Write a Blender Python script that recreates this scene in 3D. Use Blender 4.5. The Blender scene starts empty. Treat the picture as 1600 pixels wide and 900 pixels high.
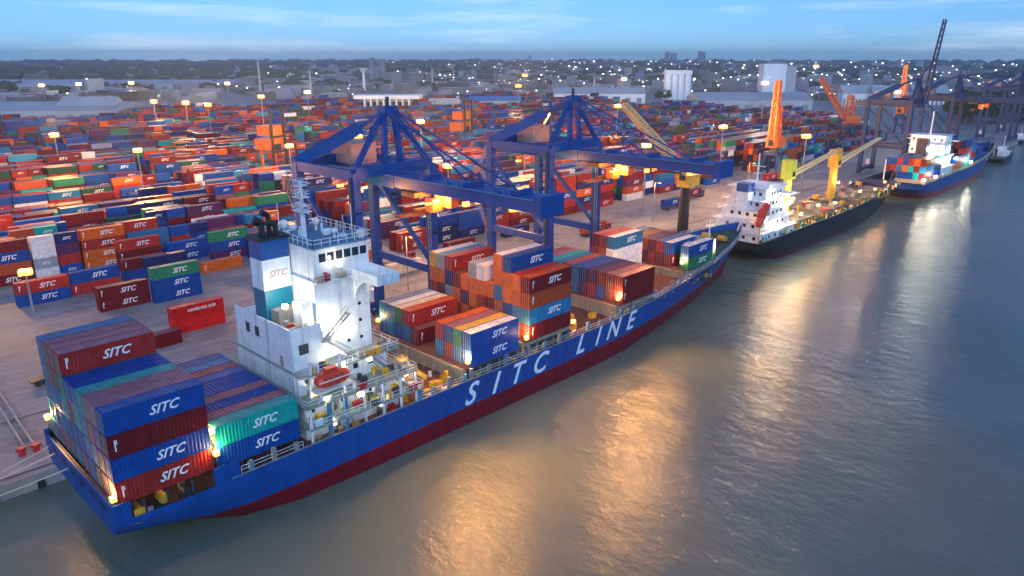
import bpy, bmesh, math, random
from mathutils import Vector, Matrix
random.seed(7)
R = math.radians
scene = bpy.context.scene
C = scene.collection

# ------------------------------------------------------------------ camera
cam = bpy.data.cameras.new('camera'); camo = bpy.data.objects.new('camera', cam); C.objects.link(camo)
CAM = Vector((-22.87, -89.85, 62.88)); YAW, PIT = 0.77133, 0.3032
camo.location = CAM
fw = Vector((math.cos(PIT)*math.cos(YAW), math.cos(PIT)*math.sin(YAW), -math.sin(PIT)))
camo.rotation_euler = fw.to_track_quat('-Z', 'Y').to_euler()
cam.sensor_width = 36; cam.lens = 26.04; cam.clip_start = 1; cam.clip_end = 30000
scene.camera = camo
RT = fw.cross(Vector((0, 0, 1))).normalized(); UP = RT.cross(fw)
def ground_at(px, py, z):
    """world point on the level z that the photograph shows at (px, py) (1600 x 900)"""
    d = fw + RT*((px-800)/1157.3) + UP*((450-py)/1157.3)
    return CAM + d*((z-CAM.z)/d.z)

# ------------------------------------------------------------------ world, sun, exposure
w = bpy.data.worlds.new('World'); scene.world = w; w.use_nodes = True
nt = w.node_tree; nt.nodes.clear()
def nn(t, kind, **kw):
    n = t.nodes.new(kind)
    for k, v in kw.items(): setattr(n, k, v)
    return n
SUN_EL, SUN_AZ = R(28), R(215)
sky = nn(nt, 'ShaderNodeTexSky', sky_type='NISHITA', sun_disc=False, sun_elevation=SUN_EL, sun_rotation=SUN_AZ, altitude=0, air_density=1.0, dust_density=0.3, ozone_density=1.5)
tc = nn(nt, 'ShaderNodeTexCoord'); mp = nn(nt, 'ShaderNodeMapping'); mp.inputs['Scale'].default_value = (2.2, 2.2, 26)
n1 = nn(nt, 'ShaderNodeTexNoise'); n1.inputs['Scale'].default_value = 1.5; n1.inputs['Detail'].default_value = 9; n1.inputs['Roughness'].default_value = .62
cr = nn(nt, 'ShaderNodeValToRGB'); cr.color_ramp.elements[0].position = .50; cr.color_ramp.elements[1].position = .72
mx = nn(nt, 'ShaderNodeMixRGB'); mx.inputs['Color2'].default_value = (8.6, 10.4, 12.8, 1)
hs = nn(nt, 'ShaderNodeMixRGB', blend_type='MULTIPLY'); hs.inputs['Fac'].default_value = 1; hs.inputs['Color2'].default_value = (.33, .74, 1.66, 1)   # deep blue of dusk
ml = nn(nt, 'ShaderNodeMath', operation='MULTIPLY'); ml.inputs[1].default_value = .62
bg = nn(nt, 'ShaderNodeBackground'); bg.inputs['Strength'].default_value = 0.073
wo = nn(nt, 'ShaderNodeOutputWorld')
L = nt.links.new
L(tc.outputs['Generated'], mp.inputs['Vector']); L(mp.outputs[0], n1.inputs['Vector']); L(n1.outputs['Fac'], cr.inputs[0])
L(cr.outputs[0], ml.inputs[0]); L(ml.outputs[0], mx.inputs['Fac']); L(sky.outputs[0], hs.inputs['Color1']); L(hs.outputs[0], mx.inputs['Color1'])
L(mx.outputs[0], bg.inputs['Color']); L(bg.outputs[0], wo.inputs['Surface'])
sl = bpy.data.lights.new('sun', 'SUN'); sl.energy = 0.8; sl.angle = R(30); sl.color = (.70, .95, 1)
so = bpy.data.objects.new('sun', sl); C.objects.link(so)
sd = Vector((math.sin(SUN_AZ)*math.cos(R(28)), math.cos(SUN_AZ)*math.cos(R(28)), math.sin(R(28))))
so.rotation_euler = (-sd).to_track_quat('-Z', 'Y').to_euler()
vs = scene.view_settings; vs.view_transform = 'Standard'; vs.look = 'None'; vs.gamma = 1; vs.exposure = 0.40
vs.use_curve_mapping = False

# ------------------------------------------------------------------ materials
MATS = {}
def mat(name, col, rough=.55, metal=0, var=.18, scale=.6, emit=0, ecol=None, spec=.5, streak=0, objcol=False, attr=None, bump=0):
    if name in MATS: return MATS[name]
    m = bpy.data.materials.new(name); m.use_nodes = True; t = m.node_tree; b = t.nodes['Principled BSDF']; l = t.links.new
    b.inputs['Roughness'].default_value = rough; b.inputs['Metallic'].default_value = metal; b.inputs['Specular IOR Level'].default_value = spec
    if emit:
        b.inputs['Base Color'].default_value = (*col, 1)
        b.inputs['Emission Color'].default_value = (*(ecol or col), 1); b.inputs['Emission Strength'].default_value = emit
        MATS[name] = m; return m
    co = nn(t, 'ShaderNodeTexCoord'); geo = nn(t, 'ShaderNodeNewGeometry')
    no = nn(t, 'ShaderNodeTexNoise'); no.inputs['Scale'].default_value = scale; no.inputs['Detail'].default_value = 6; no.inputs['Roughness'].default_value = .65
    l(geo.outputs['Position'], no.inputs['Vector'])
    rp = nn(t, 'ShaderNodeMapRange'); rp.inputs['From Min'].default_value = .3; rp.inputs['From Max'].default_value = .7
    rp.inputs['To Min'].default_value = 1-var; rp.inputs['To Max'].default_value = 1+var
    l(no.outputs['Fac'], rp.inputs['Value'])
    mu = nn(t, 'ShaderNodeVectorMath', operation='SCALE')
    if objcol:
        oi = nn(t, 'ShaderNodeObjectInfo'); l(oi.outputs['Color'], mu.inputs[0])
    elif attr:
        at = nn(t, 'ShaderNodeAttribute', attribute_name=attr); l(at.outputs['Color'], mu.inputs[0])
    else:
        mu.inputs[0].default_value = col
    l(rp.outputs[0], mu.inputs['Scale']); src = mu.outputs[0]
    if streak:
        m2 = nn(t, 'ShaderNodeMapping'); m2.inputs['Scale'].default_value = (.9, .9, .07); l(geo.outputs['Position'], m2.inputs['Vector'])
        n2 = nn(t, 'ShaderNodeTexNoise'); n2.inputs['Scale'].default_value = 1.3; n2.inputs['Detail'].default_value = 8; l(m2.outputs[0], n2.inputs['Vector'])
        r2 = nn(t, 'ShaderNodeMapRange'); r2.inputs['From Min'].default_value = .52; r2.inputs['From Max'].default_value = .75; r2.inputs['To Max'].default_value = streak
        l(n2.outputs['Fac'], r2.inputs['Value'])
        mm = nn(t, 'ShaderNodeMixRGB'); mm.inputs['Color2'].default_value = (.12, .06, .035, 1); l(r2.outputs[0], mm.inputs['Fac']); l(src, mm.inputs['Color1']); src = mm.outputs[0]
    l(src, b.inputs['Base Color'])
    if bump:
        bp = nn(t, 'ShaderNodeBump'); bp.inputs['Strength'].default_value = bump; bp.inputs['Distance'].default_value = .05; l(no.outputs['Fac'], bp.inputs['Height']); l(bp.outputs[0], b.inputs['Normal'])
    MATS[name] = m; return m

PAINT = mat('container_paint', (1, 1, 1), .5, spec=.15, var=.28, scale=.9, objcol=True, streak=.16)
PAINTA = mat('container_paint_mass', (1, 1, 1), .5, spec=.15, var=.2, scale=.5, attr='Col', streak=.12)
WHITE = mat('white_paint', (.80, .84, .86), .45, var=.12, streak=.45)
LETTER = mat('white_lettering', (.85, .87, .9), .5, var=.06)
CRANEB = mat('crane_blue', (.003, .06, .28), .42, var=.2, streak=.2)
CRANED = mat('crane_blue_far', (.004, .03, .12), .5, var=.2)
BLACK = mat('black_paint', (.012, .013, .016), .5, var=.3)
STEEL = mat('galvanised_steel', (.28, .31, .34), .5, .3, var=.25)
DARKST = mat('dark_steel', (.05, .055, .065), .55, .2, var=.3)
YEL = mat('yellow_paint', (.68, .36, .03), .5, var=.2, streak=.3)
YGR = mat('yellow_green_paint', (.62, .62, .06), .5, var=.15, streak=.2)
CREAM = mat('cream_paint', (.72, .55, .28), .5, var=.15)
ORANGE = mat('orange_paint', (.62, .13, .025), .5, var=.2, streak=.3)
REDP = mat('red_paint', (.42, .02, .02), .45, var=.15)
BEIGE = mat('beige_paint', (.40, .33, .25), .6, var=.15, streak=.4)
DECK = mat('deck_paint', (.17, .06, .045), .7, var=.35, scale=.8)
DECKG = mat('deck_green', (.04, .10, .07), .7, var=.35, scale=.8)
RUSTY = mat('rusty_orange', (.30, .09, .02), .6, var=.4, scale=1.5)
DECKH = mat('house_deck', (.26, .33, .30), .7, var=.3, scale=1.2)
DECKB = mat('deck_blue', (.10, .22, .36), .6, var=.2)
GLASS = mat('window_glass', (.02, .03, .045), .12, var=.05)
TEALP = mat('teal_paint', (.0, .16, .26), .45, var=.12)
BLUEP = mat('blue_paint', (.01, .08, .30), .45, var=.12)
CONC = mat('concrete', (.33, .30, .29), .85, var=.25, scale=.15, bump=.2)
WARM = mat('lamp_warm', (1, .75, .4), emit=3, ecol=(1, .60, .22))
SODIUM = mat('lamp_sodium', (1, .5, .15), emit=2.4, ecol=(1, .38, .07))
COOL = mat('lamp_cool', (1, .95, .85), emit=4, ecol=(1, .86, .6))
ROPE = mat('rope', (.5, .46, .38), .9)
RUBBER = mat('rubber', (.015, .015, .016), .8)

# ------------------------------------------------------------------ mesh helpers
class MB:
    def __init__(s): s.v = []; s.f = []; s.c = []
    def poly(s, pts, col=None):
        i = len(s.v); s.v += [tuple(p) for p in pts]; s.f.append(tuple(range(i, i+len(pts)))); s.c.append(col)
    def box(s, x0, x1, y0, y1, z0, z1, col=None, top=None):
        i = len(s.v)
        s.v += [(x0,y0,z0),(x1,y0,z0),(x1,y1,z0),(x0,y1,z0),(x0,y0,z1),(x1,y0,z1),(x1,y1,z1),(x0,y1,z1)]
        for k, f in enumerate(((3,2,1,0),(4,5,6,7),(0,1,5,4),(1,2,6,5),(2,3,7,6),(3,0,4,7))):
            s.f.append(tuple(i+j for j in f)); s.c.append(top if (k == 1 and top) else col)
        return s
    def beam(s, p, q, a, b=None, up=(0, 0, 1)):
        p, q = Vector(p), Vector(q); b = b or a; d = (q-p).normalized(); u = Vector(up)
        if abs(d.dot(u)) > .99: u = Vector((1, 0, 0))
        r = d.cross(u).normalized(); u = r.cross(d); i = len(s.v)
        for e in (p, q):
            for sx, sy in ((-1,-1),(1,-1),(1,1),(-1,1)): s.v.append(tuple(e + r*(sx*a/2) + u*(sy*b/2)))
        for f in ((0,1,2,3),(7,6,5,4),(0,4,5,1),(1,5,6,2),(2,6,7,3),(3,7,4,0)): s.f.append(tuple(i+j for j in f)); s.c.append(None)
        return s
    def cyl(s, p, q, r, r2=None, n=10, cap=True):
        p, q = Vector(p), Vector(q); r2 = r if r2 is None else r2; d = (q-p).normalized()
        u = Vector((0,0,1)) if abs(d.z) < .95 else Vector((1,0,0)); a = d.cross(u).normalized(); b = a.cross(d); i = len(s.v)
        for e, rr in ((p, r), (q, r2)):
            for k in range(n):
                t = 2*math.pi*k/n; s.v.append(tuple(e + a*(rr*math.cos(t)) + b*(rr*math.sin(t))))
        for k in range(n): j = (k+1) % n; s.f.append((i+k, i+n+k, i+n+j, i+j)); s.c.append(None)
        if cap: s.f.append(tuple(i+k for k in range(n))); s.f.append(tuple(i+n+k for k in reversed(range(n)))); s.c += [None, None]
        return s
    def prism(s, poly, z0, z1):
        n = len(poly); i = len(s.v); s.v += [(x, y, z0) for x, y in poly] + [(x, y, z1) for x, y in poly]
        s.f.append(tuple(i+k for k in reversed(range(n)))); s.f.append(tuple(i+n+k for k in range(n)))
        for k in range(n): j = (k+1) % n; s.f.append((i+k, i+j, i+n+j, i+n+k))
        s.c += [None]*(n+2); return s
    def rail(s, pts, h=1.1, r=.05, step=2.5):
        for a, b in zip(pts[:-1], pts[1:]):
            a, b = Vector(a), Vector(b); n = max(1, int((b-a).length/step))
            for k in range(n+1):
                p = a.lerp(b, k/n); s.beam(p, p+Vector((0,0,h)), r*1.4)
            for hh in (h*.5, h): s.beam(a+Vector((0,0,hh)), b+Vector((0,0,hh)), r*1.4)
        return s
    def mesh(s, name, smooth=False):
        m = bpy.data.meshes.new(name); m.from_pydata(s.v, [], s.f); m.update()
        if any(c is not None for c in s.c):
            ca = m.color_attributes.new('Col', 'FLOAT_COLOR', 'CORNER'); buf = []
            for f, c in zip(s.f, s.c): buf += list((*(c or (.3,.3,.3)), 1))*len(f)
            ca.data.foreach_set('color', buf)
        if smooth: m.polygons.foreach_set('use_smooth', [True]*len(m.polygons))
        return m
    def build(s, name, material, parent=None, loc=(0, 0, 0), smooth=False):
        return link(name, s.mesh(name, smooth), material, parent, loc)
def link(name, mesh, material=None, parent=None, loc=(0, 0, 0)):
    o = bpy.data.objects.new(name, mesh); C.objects.link(o); o.location = loc
    if material and mesh and not mesh.materials: mesh.materials.append(material)
    if parent: o.parent = parent
    return o
def tag(o, label=None, cat=None, group=None, kind=None):
    for k, v in (('label', label), ('category', cat), ('group', group), ('kind', kind)):
        if v: o[k] = v
    return o
def thing(name, label, cat, loc=(0, 0, 0), rz=0, group=None):
    o = bpy.data.objects.new(name, None); C.objects.link(o); o.location = loc; o.rotation_euler.z = rz; o.empty_display_size = .5
    return tag(o, label, cat, group)
def copy_tree(o, parent=None):
    c = o.copy(); C.objects.link(c); c.parent = parent
    for ch in o.children: copy_tree(ch, c)
    return c
def lamp_light(parent, loc, power, col=(1, .55, .2), size=.5, spot=None):
    d = bpy.data.lights.new('light', 'POINT'); d.energy = power; d.color = col; d.shadow_soft_size = size
    o = bpy.data.objects.new('light', d); C.objects.link(o); o.location = loc; o.parent = parent
    return o
def text_mesh(s, size, shear=.25, offset=.0, extrude=.015, res=2):
    cu = bpy.data.curves.new('lettering', 'FONT'); cu.body = s; cu.size = size; cu.shear = shear; cu.offset = offset; cu.extrude = extrude; cu.resolution_u = res
    cu.align_x = 'CENTER'; cu.align_y = 'CENTER'
    o = bpy.data.objects.new('tmp', cu); C.objects.link(o); bpy.context.view_layer.update()
    dg = bpy.context.evaluated_depsgraph_get(); m = bpy.data.meshes.new_from_object(o.evaluated_get(dg))
    bpy.data.objects.remove(o); m.materials.clear(); m.name = 'lettering'
    # stand it up: text x -> x, text y -> z, normal -> -y
    m.transform(Matrix(((1,0,0,0),(0,0,-1,0),(0,1,0,0),(0,0,0,1)))); m.update(); return m

# ------------------------------------------------------------------ setting: water, ground, quay
GZ, QY, YC = 2.2, 30.6, 14.0
def water_mat():
    m = bpy.data.materials.new('river_water'); m.use_nodes = True; t = m.node_tree; b = t.nodes['Principled BSDF']; l = t.links.new
    b.inputs['Roughness'].default_value = .16; b.inputs['IOR'].default_value = 1.33
    g = nn(t, 'ShaderNodeNewGeometry')
    n0 = nn(t, 'ShaderNodeTexNoise'); n0.inputs['Scale'].default_value = .02; n0.inputs['Detail'].default_value = 5; l(g.outputs['Position'], n0.inputs['Vector'])
    c = nn(t, 'ShaderNodeValToRGB'); c.color_ramp.elements[0].position = .35; c.color_ramp.elements[1].position = .68
    c.color_ramp.elements[0].color = (.12, .155, .115, 1); c.color_ramp.elements[1].color = (.175, .21, .17, 1)
    l(n0.outputs['Fac'], c.inputs[0]); l(c.outputs[0], b.inputs['Base Color'])
    mpp = nn(t, 'ShaderNodeMapping'); mpp.inputs['Rotation'].default_value = (0, 0, .5); mpp.inputs['Scale'].default_value = (1, .55, 1); l(g.outputs['Position'], mpp.inputs['Vector'])
    a = nn(t, 'ShaderNodeTexNoise'); a.inputs['Scale'].default_value = .55; a.inputs['Detail'].default_value = 6; a.inputs['Roughness'].default_value = .68; l(mpp.outputs[0], a.inputs['Vector'])
    a2 = nn(t, 'ShaderNodeTexNoise'); a2.inputs['Scale'].default_value = .16; a2.inputs['Detail'].default_value = 3; l(mpp.outputs[0], a2.inputs['Vector'])
    ad = nn(t, 'ShaderNodeMath', operation='MULTIPLY_ADD'); ad.inputs[1].default_value = 2.2; l(a2.outputs['Fac'], ad.inputs[0]); l(a.outputs['Fac'], ad.inputs[2])
    bp = nn(t, 'ShaderNodeBump'); bp.inputs['Strength'].default_value = .5; bp.inputs['Distance'].default_value = .42; l(ad.outputs[0], bp.inputs['Height']); l(bp.outputs[0], b.inputs['Normal'])
    return m
mb = MB(); mb.poly([(-700, -700, 0), (9000, -700, 0), (9000, QY+.5, 0), (-700, QY+.5, 0)]); tag(mb.build('river', water_mat()), kind='structure')
def ground_mat():
    m = bpy.data.materials.new('yard_paving'); m.use_nodes = True; t = m.node_tree; b = t.nodes['Principled BSDF']; l = t.links.new
    b.inputs['Roughness'].default_value = .75; g = nn(t, 'ShaderNodeNewGeometry')
    n0 = nn(t, 'ShaderNodeTexNoise'); n0.inputs['Scale'].default_value = .05; n0.inputs['Detail'].default_value = 8; n0.inputs['Roughness'].default_value = .7; l(g.outputs['Position'], n0.inputs['Vector'])
    mpp = nn(t, 'ShaderNodeMapping'); mpp.inputs['Scale'].default_value = (.02, .16, 1); l(g.outputs['Position'], mpp.inputs['Vector'])
    n2 = nn(t, 'ShaderNodeTexNoise'); n2.inputs['Scale'].default_value = 1.2; n2.inputs['Detail'].default_value = 6; l(mpp.outputs[0], n2.inputs['Vector'])
    mxx = nn(t, 'ShaderNodeMixRGB', blend_type='MIX'); mxx.inputs['Fac'].default_value = .35; l(n0.outputs['Fac'], mxx.inputs['Color1']); l(n2.outputs['Fac'], mxx.inputs['Color2'])
    c = nn(t, 'ShaderNodeValToRGB'); c.color_ramp.elements[0].position = .38; c.color_ramp.elements[1].position = .62
    c.color_ramp.elements[0].color = (.17, .165, .175, 1); c.color_ramp.elements[1].color = (.36, .345, .35, 1)
    l(mxx.outputs[0], c.inputs[0]); l(c.outputs[0], b.inputs['Base Color'])
    n9 = nn(t, 'ShaderNodeTexNoise'); n9.inputs['Scale'].default_value = .22; n9.inputs['Detail'].default_value = 9; n9.inputs['Roughness'].default_value = .75; l(g.outputs['Position'], n9.inputs['Vector'])
    r9 = nn(t, 'ShaderNodeMapRange'); r9.inputs['From Min'].default_value = .54; r9.inputs['From Max'].default_value = .7; r9.inputs['To Max'].default_value = .75; l(n9.outputs['Fac'], r9.inputs['Value'])
    m9 = nn(t, 'ShaderNodeMixRGB'); m9.inputs['Color2'].default_value = (.055, .05, .055, 1); l(r9.outputs[0], m9.inputs['Fac']); l(c.outputs[0], m9.inputs['Color1']); l(m9.outputs[0], b.inputs['Base Color'])
    r = nn(t, 'ShaderNodeMapRange'); r.inputs['To Min'].default_value = .45; r.inputs['To Max'].default_value = .95; l(n0.outputs['Fac'], r.inputs['Value']); l(r.outputs[0], b.inputs['Roughness'])
    return m
GM = ground_mat()
mb = MB(); mb.poly([(-700, QY+1, GZ), (9000, QY+1, GZ), (9000, 9000, GZ), (-700, 9000, GZ)]); tag(mb.build('yard_ground', GM), kind='structure')
mb = MB(); mb.box(-700, 9000, QY, QY+1, -1.5, GZ+.25); mb.box(-700, 9000, QY+1, QY+1.6, GZ+.004, GZ+.02); quay = tag(mb.build('quay_edge', CONC), kind='structure')
for x in range(-20, 420, 6):                         # fenders hung on the quay face
    MB().box(-.5, .5, -.35, 0, -.9, 1.4).build('fender', RUBBER, quay, (x, QY, 0))
for y in (33, 54):
    mb = MB(); mb.box(-60, 700, y-.09, y+.09, GZ+.002, GZ+.06); mb.box(-60, 700, y-.35, y-.27, GZ+.002, GZ+.03)
    tag(mb.build('crane_rail', DARKST), kind='structure')
mkm = mat('road_marking', (.55, .5, .42), .7, var=.4, scale=.4)
for y in (60, 66, 72, 78, 84, 90):
    mb = MB()
    for x in range(-60, 420, 9): mb.poly([(x, y-.1, GZ+.005), (x+5, y-.1, GZ+.005), (x+5, y+.1, GZ+.005), (x, y+.1, GZ+.005)])
    tag(mb.build('lane_marking', mkm), kind='structure')

# ------------------------------------------------------------------ containers
CL, CW, CH = 12.15, 2.44, 3.08
COLS = dict(red=(.34,.025,.022), maroon=(.16,.009,.016), brick=(.42,.07,.025), blue=(.002,.06,.29), navy=(.008,.02,.11), steel=(.015,.16,.34),
            teal=(0,.36,.32), green=(.02,.20,.10), darkgreen=(.012,.07,.05), orange=(.62,.12,.015), grey=(.28,.30,.36), white=(.72,.72,.72), yellow=(.72,.42,.07), pink=(.36,.14,.16), purple=(.09,.02,.09), cream=(.7,.6,.45), scarlet=(.62,.012,.012))
WORDS = dict(red='red', maroon='maroon', brick='brick red', blue='blue', navy='navy blue', steel='steel blue', teal='teal', green='green', darkgreen='dark green', orange='orange', grey='grey', white='white', yellow='yellow', pink='dusty pink', purple='dark purple', cream='cream', scarlet='bright red')
def corrugated(Ln):
    mb = MB(); e = .16; W = CW; H = CH
    for x0, x1 in ((0, e), (Ln-e, Ln)):
        for y0, y1 in ((0, e), (W-e, W)): mb.box(x0, x1, y0, y1, 0, H)
    for y0, y1 in ((0, .12), (W-.12, W)):
        mb.box(e, Ln-e, y0, y1, 0, .2); mb.box(e, Ln-e, y0, y1, H-.14, H)
    for x0, x1 in ((0, .12), (Ln-.12, Ln)):
        mb.box(x0, x1, e, W-e, 0, .2); mb.box(x0, x1, e, W-e, H-.14, H)
    n = max(8, int(Ln/.5)); p = (Ln-2*e)/n
    for ya, yb, flip in ((.06, .02, 0), (W-.06, W-.02, 1)):
        prof = []
        for k in range(n): x = e+k*p; prof += [(x, ya), (x+p*.2, yb), (x+p*.55, yb), (x+p*.75, ya)]
        prof.append((Ln-e, ya))
        for a, b in zip(prof[:-1], prof[1:]):
            q = [(a[0],a[1],.2),(b[0],b[1],.2),(b[0],b[1],H-.14),(a[0],a[1],H-.14)]
            mb.poly(q[::-1] if flip else q)
    mb.poly([(Ln-.05, e, .2), (Ln-.05, W-e, .2), (Ln-.05, W-e, H-.14), (Ln-.05, e, H-.14)])
    mb.poly([(.09, W-e, .2), (.09, e, .2), (.09, e, H-.14), (.09, W-e, H-.14)])
    mb.poly([(0, 0, .1), (0, W, .1), (Ln, W, .1), (Ln, 0, .1)])
    body = mb.mesh('container')
    mb = MB(); n = max(8, int(Ln/.6)); p = (Ln-.24)/n; prof = []
    for k in range(n): x = .12+k*p; prof += [(x, H-.035), (x+p*.25, H-.005), (x+p*.55, H-.005), (x+p*.8, H-.035)]
    prof.append((Ln-.12, H-.035))
    for a, b in zip(prof[:-1], prof[1:]): mb.poly([(a[0],.12,a[1]),(b[0],.12,b[1]),(b[0],W-.12,b[1]),(a[0],W-.12,a[1])])
    roof = mb.mesh('roof')
    for m in (body, roof): m.materials.append(PAINT)
    return body, roof
M40 = corrugated(CL); M20 = corrugated(5.95)
mb = MB(); mb.box(.03, .085, 0, 1.04, .22, CH-.16)
for z in (.8, 1.6, 2.4): mb.box(.02, .03, .05, .99, z, z+.1)
MDOOR = mb.mesh('door'); MDOOR.materials.append(PAINT)
MBAR = MB().cyl((.0, 0, .15), (.0, 0, CH-.1), .035, n=5).mesh('locking_bar'); MBAR.materials.append(STEEL)
T_SITC = text_mesh('SITC', 1.75, .38, .035); T_SITC.materials.append(LETTER)
T_HAM = text_mesh('HAMBURG SUD', .95, .0, .02); T_HAM.materials.append(LETTER)
MMARK = MB().box(0, .16, -.012, 0, 0, 1.5).box(.2, .34, -.012, 0, .9, 1.5).mesh('side_mark'); MMARK.materials.append(LETTER)
def rgba(c, k=1.0): return (c[0]*k, c[1]*k, c[2]*k, 1)
def faded_skylit(c): return tuple(v*.8 + .075 for v in c)  # lighter roofs: dust and fading, with sky light mixed into the colour
def container(x, y, z, col, label, group, text=False, doors=True, roof=None, short=False, ham=False):
    body, rf = M20 if short else M40; Ln = 5.95 if short else CL
    o = link('container', body, None, None, (x, y, z)); k = random.uniform(.85, 1.12); c = COLS[col]; o.color = rgba(c, k)
    tag(o, label, 'container', group)
    r = link('roof', rf, None, o); r.color = rgba(COLS[roof] if roof else faded_skylit(c), k)
    if doors:
        for j in (0, 1):
            d = link('door', MDOOR, None, o, (0, .17+j*1.06, 0)); d.color = rgba(c, k*.95)
            for by in (.25, .78): link('locking_bar', MBAR, None, d, (0, by, 0))
    if text:
        t = link('lettering', T_HAM if ham else T_SITC, None, o, (Ln*.57, -.02, CH*(.62 if ham else .5)))
        if short: t.scale = (.6, 1, .6); t.location.x = Ln*.5
    if col in ('red', 'maroon', 'brick', 'orange') and not short:
        link('side_mark', MMARK, None, o, (.75, .0, .9))
    return o
TIER = ['bottom', 'second', 'third', 'fourth', 'fifth']
ROWN = [n+' row from river' for n in 'first second third fourth fifth sixth seventh eighth ninth tenth eleventh twelfth'.split()]
def tiername(k, n): return 'only' if n == 1 else ('top' if k == n-1 else TIER[k])
def ship_bay(x, y0, z, stacks, bay, pitch=2.5, tier=3.13):
    """stacks: {row: 'blue* red ...'} bottom to top; * = lettered side; /roofcolour after the name"""
    for r, s in stacks.items():
        items = s.split(); n = len(items)
        for k, it in enumerate(items):
            if it == '-': continue          # buried in the stack, nothing of it shows
            txt = '*' in it; it = it.replace('*', ''); rc = None
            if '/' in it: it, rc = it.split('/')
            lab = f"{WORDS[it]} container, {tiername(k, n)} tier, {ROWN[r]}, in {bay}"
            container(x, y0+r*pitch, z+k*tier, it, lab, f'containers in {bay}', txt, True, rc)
RB = 'red maroon blue steel orange brick blue red teal'.split()
def rnd(n, pal=RB): return ' '.join(random.choice(pal) for _ in range(n))
random.seed(3)
ship_bay(0, 0, 10, {0: 'red* blue* maroon blue*', 1: 'red maroon blue pink/pink', 2: 'maroon steel red pink/pink', 3: 'blue steel steel teal', 4: 'red blue teal blue/blue', 5: 'steel blue red blue/blue',
    6: 'red blue teal green red*/pink', 7: 'red steel blue maroon red/pink', 8: 'maroon blue steel red red/pink', 9: 'blue teal blue steel steel'}, 'stern bay of blue ship', tier=3.15)
ship_bay(12.95, 0, 9.6, {0: 'blue* teal*', 1: '- maroon/pink', 2: '- blue/blue', 3: '- maroon/pink', 4: '- blue/blue', 5: '- blue/blue', 6: '- blue', 7: '- red', 8: '- steel', 9: 'red blue'}, 'bay behind white deckhouse')
B = 'bay ahead of white deckhouse'
ship_bay(59.2, 0, 10.1, {0: 'blue* blue*/white', 1: 'steel green/yellow', 2: 'red blue/pink', 3: 'steel red/orange', 6: 'maroon*', 7: 'steel* red*/brick', 8: 'blue green/cream', 9: 'steel steel/white', 10: 'blue steel/grey'}, B, pitch=2.46)  # roof colours after the slash include the crane floodlight falling on them
B = 'tall orange amidships bay'
ship_bay(74.4, 0, 10.9, {0: 'maroon steel* brick maroon*/brick', 1: 'orange steel orange orange/red', 2: 'blue blue orange orange blue*/blue', 3: 'orange orange steel orange orange/white', 4: 'steel maroon orange', 5: 'orange red orange white', 6: 'maroon orange orange grey/grey', 7: 'orange purple orange', 8: 'maroon orange maroon', 9: 'grey grey navy red*/red', 10: 'orange maroon orange grey/steel', 11: 'orange red orange yellow/white'}, B, pitch=2.44, tier=3.1)  # bright roof colours here carry floodlight from the cranes too
B = 'low bay ahead of amidships'
ship_bay(104.4, 0.2, 10.9, {0: 'maroon maroon/pink', 1: 'maroon maroon/pink', 2: 'blue maroon/purple', 3: 'red purple/navy', 4: 'purple navy/blue', 5: 'steel steel/blue', 6: 'red maroon/brick', 7: 'blue steel/steel', 8: 'navy teal/teal', 9: 'red pink/pink', 10: 'blue red'}, B, pitch=2.46)
B = 'block behind the low bay'
ship_bay(122.3, 1.2, 10.9, {6: 'white* white* steel*/white', 7: 'red brick red/brick', 8: 'maroon red maroon/pink'}, B, pitch=2.46, tier=3.1)
B = 'foremost bay of blue ship'
ship_bay(137, 1.3, 11.2, {1: 'green* blue*/white', 3: 'maroon blue*/white', 4: 'maroon red/steel', 5: 'red maroon/purple', 6: 'maroon brick/purple', 7: 'steel orange/brick', 8: 'red maroon/navy', 9: 'blue blue/blue'}, B, pitch=2.46)

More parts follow.
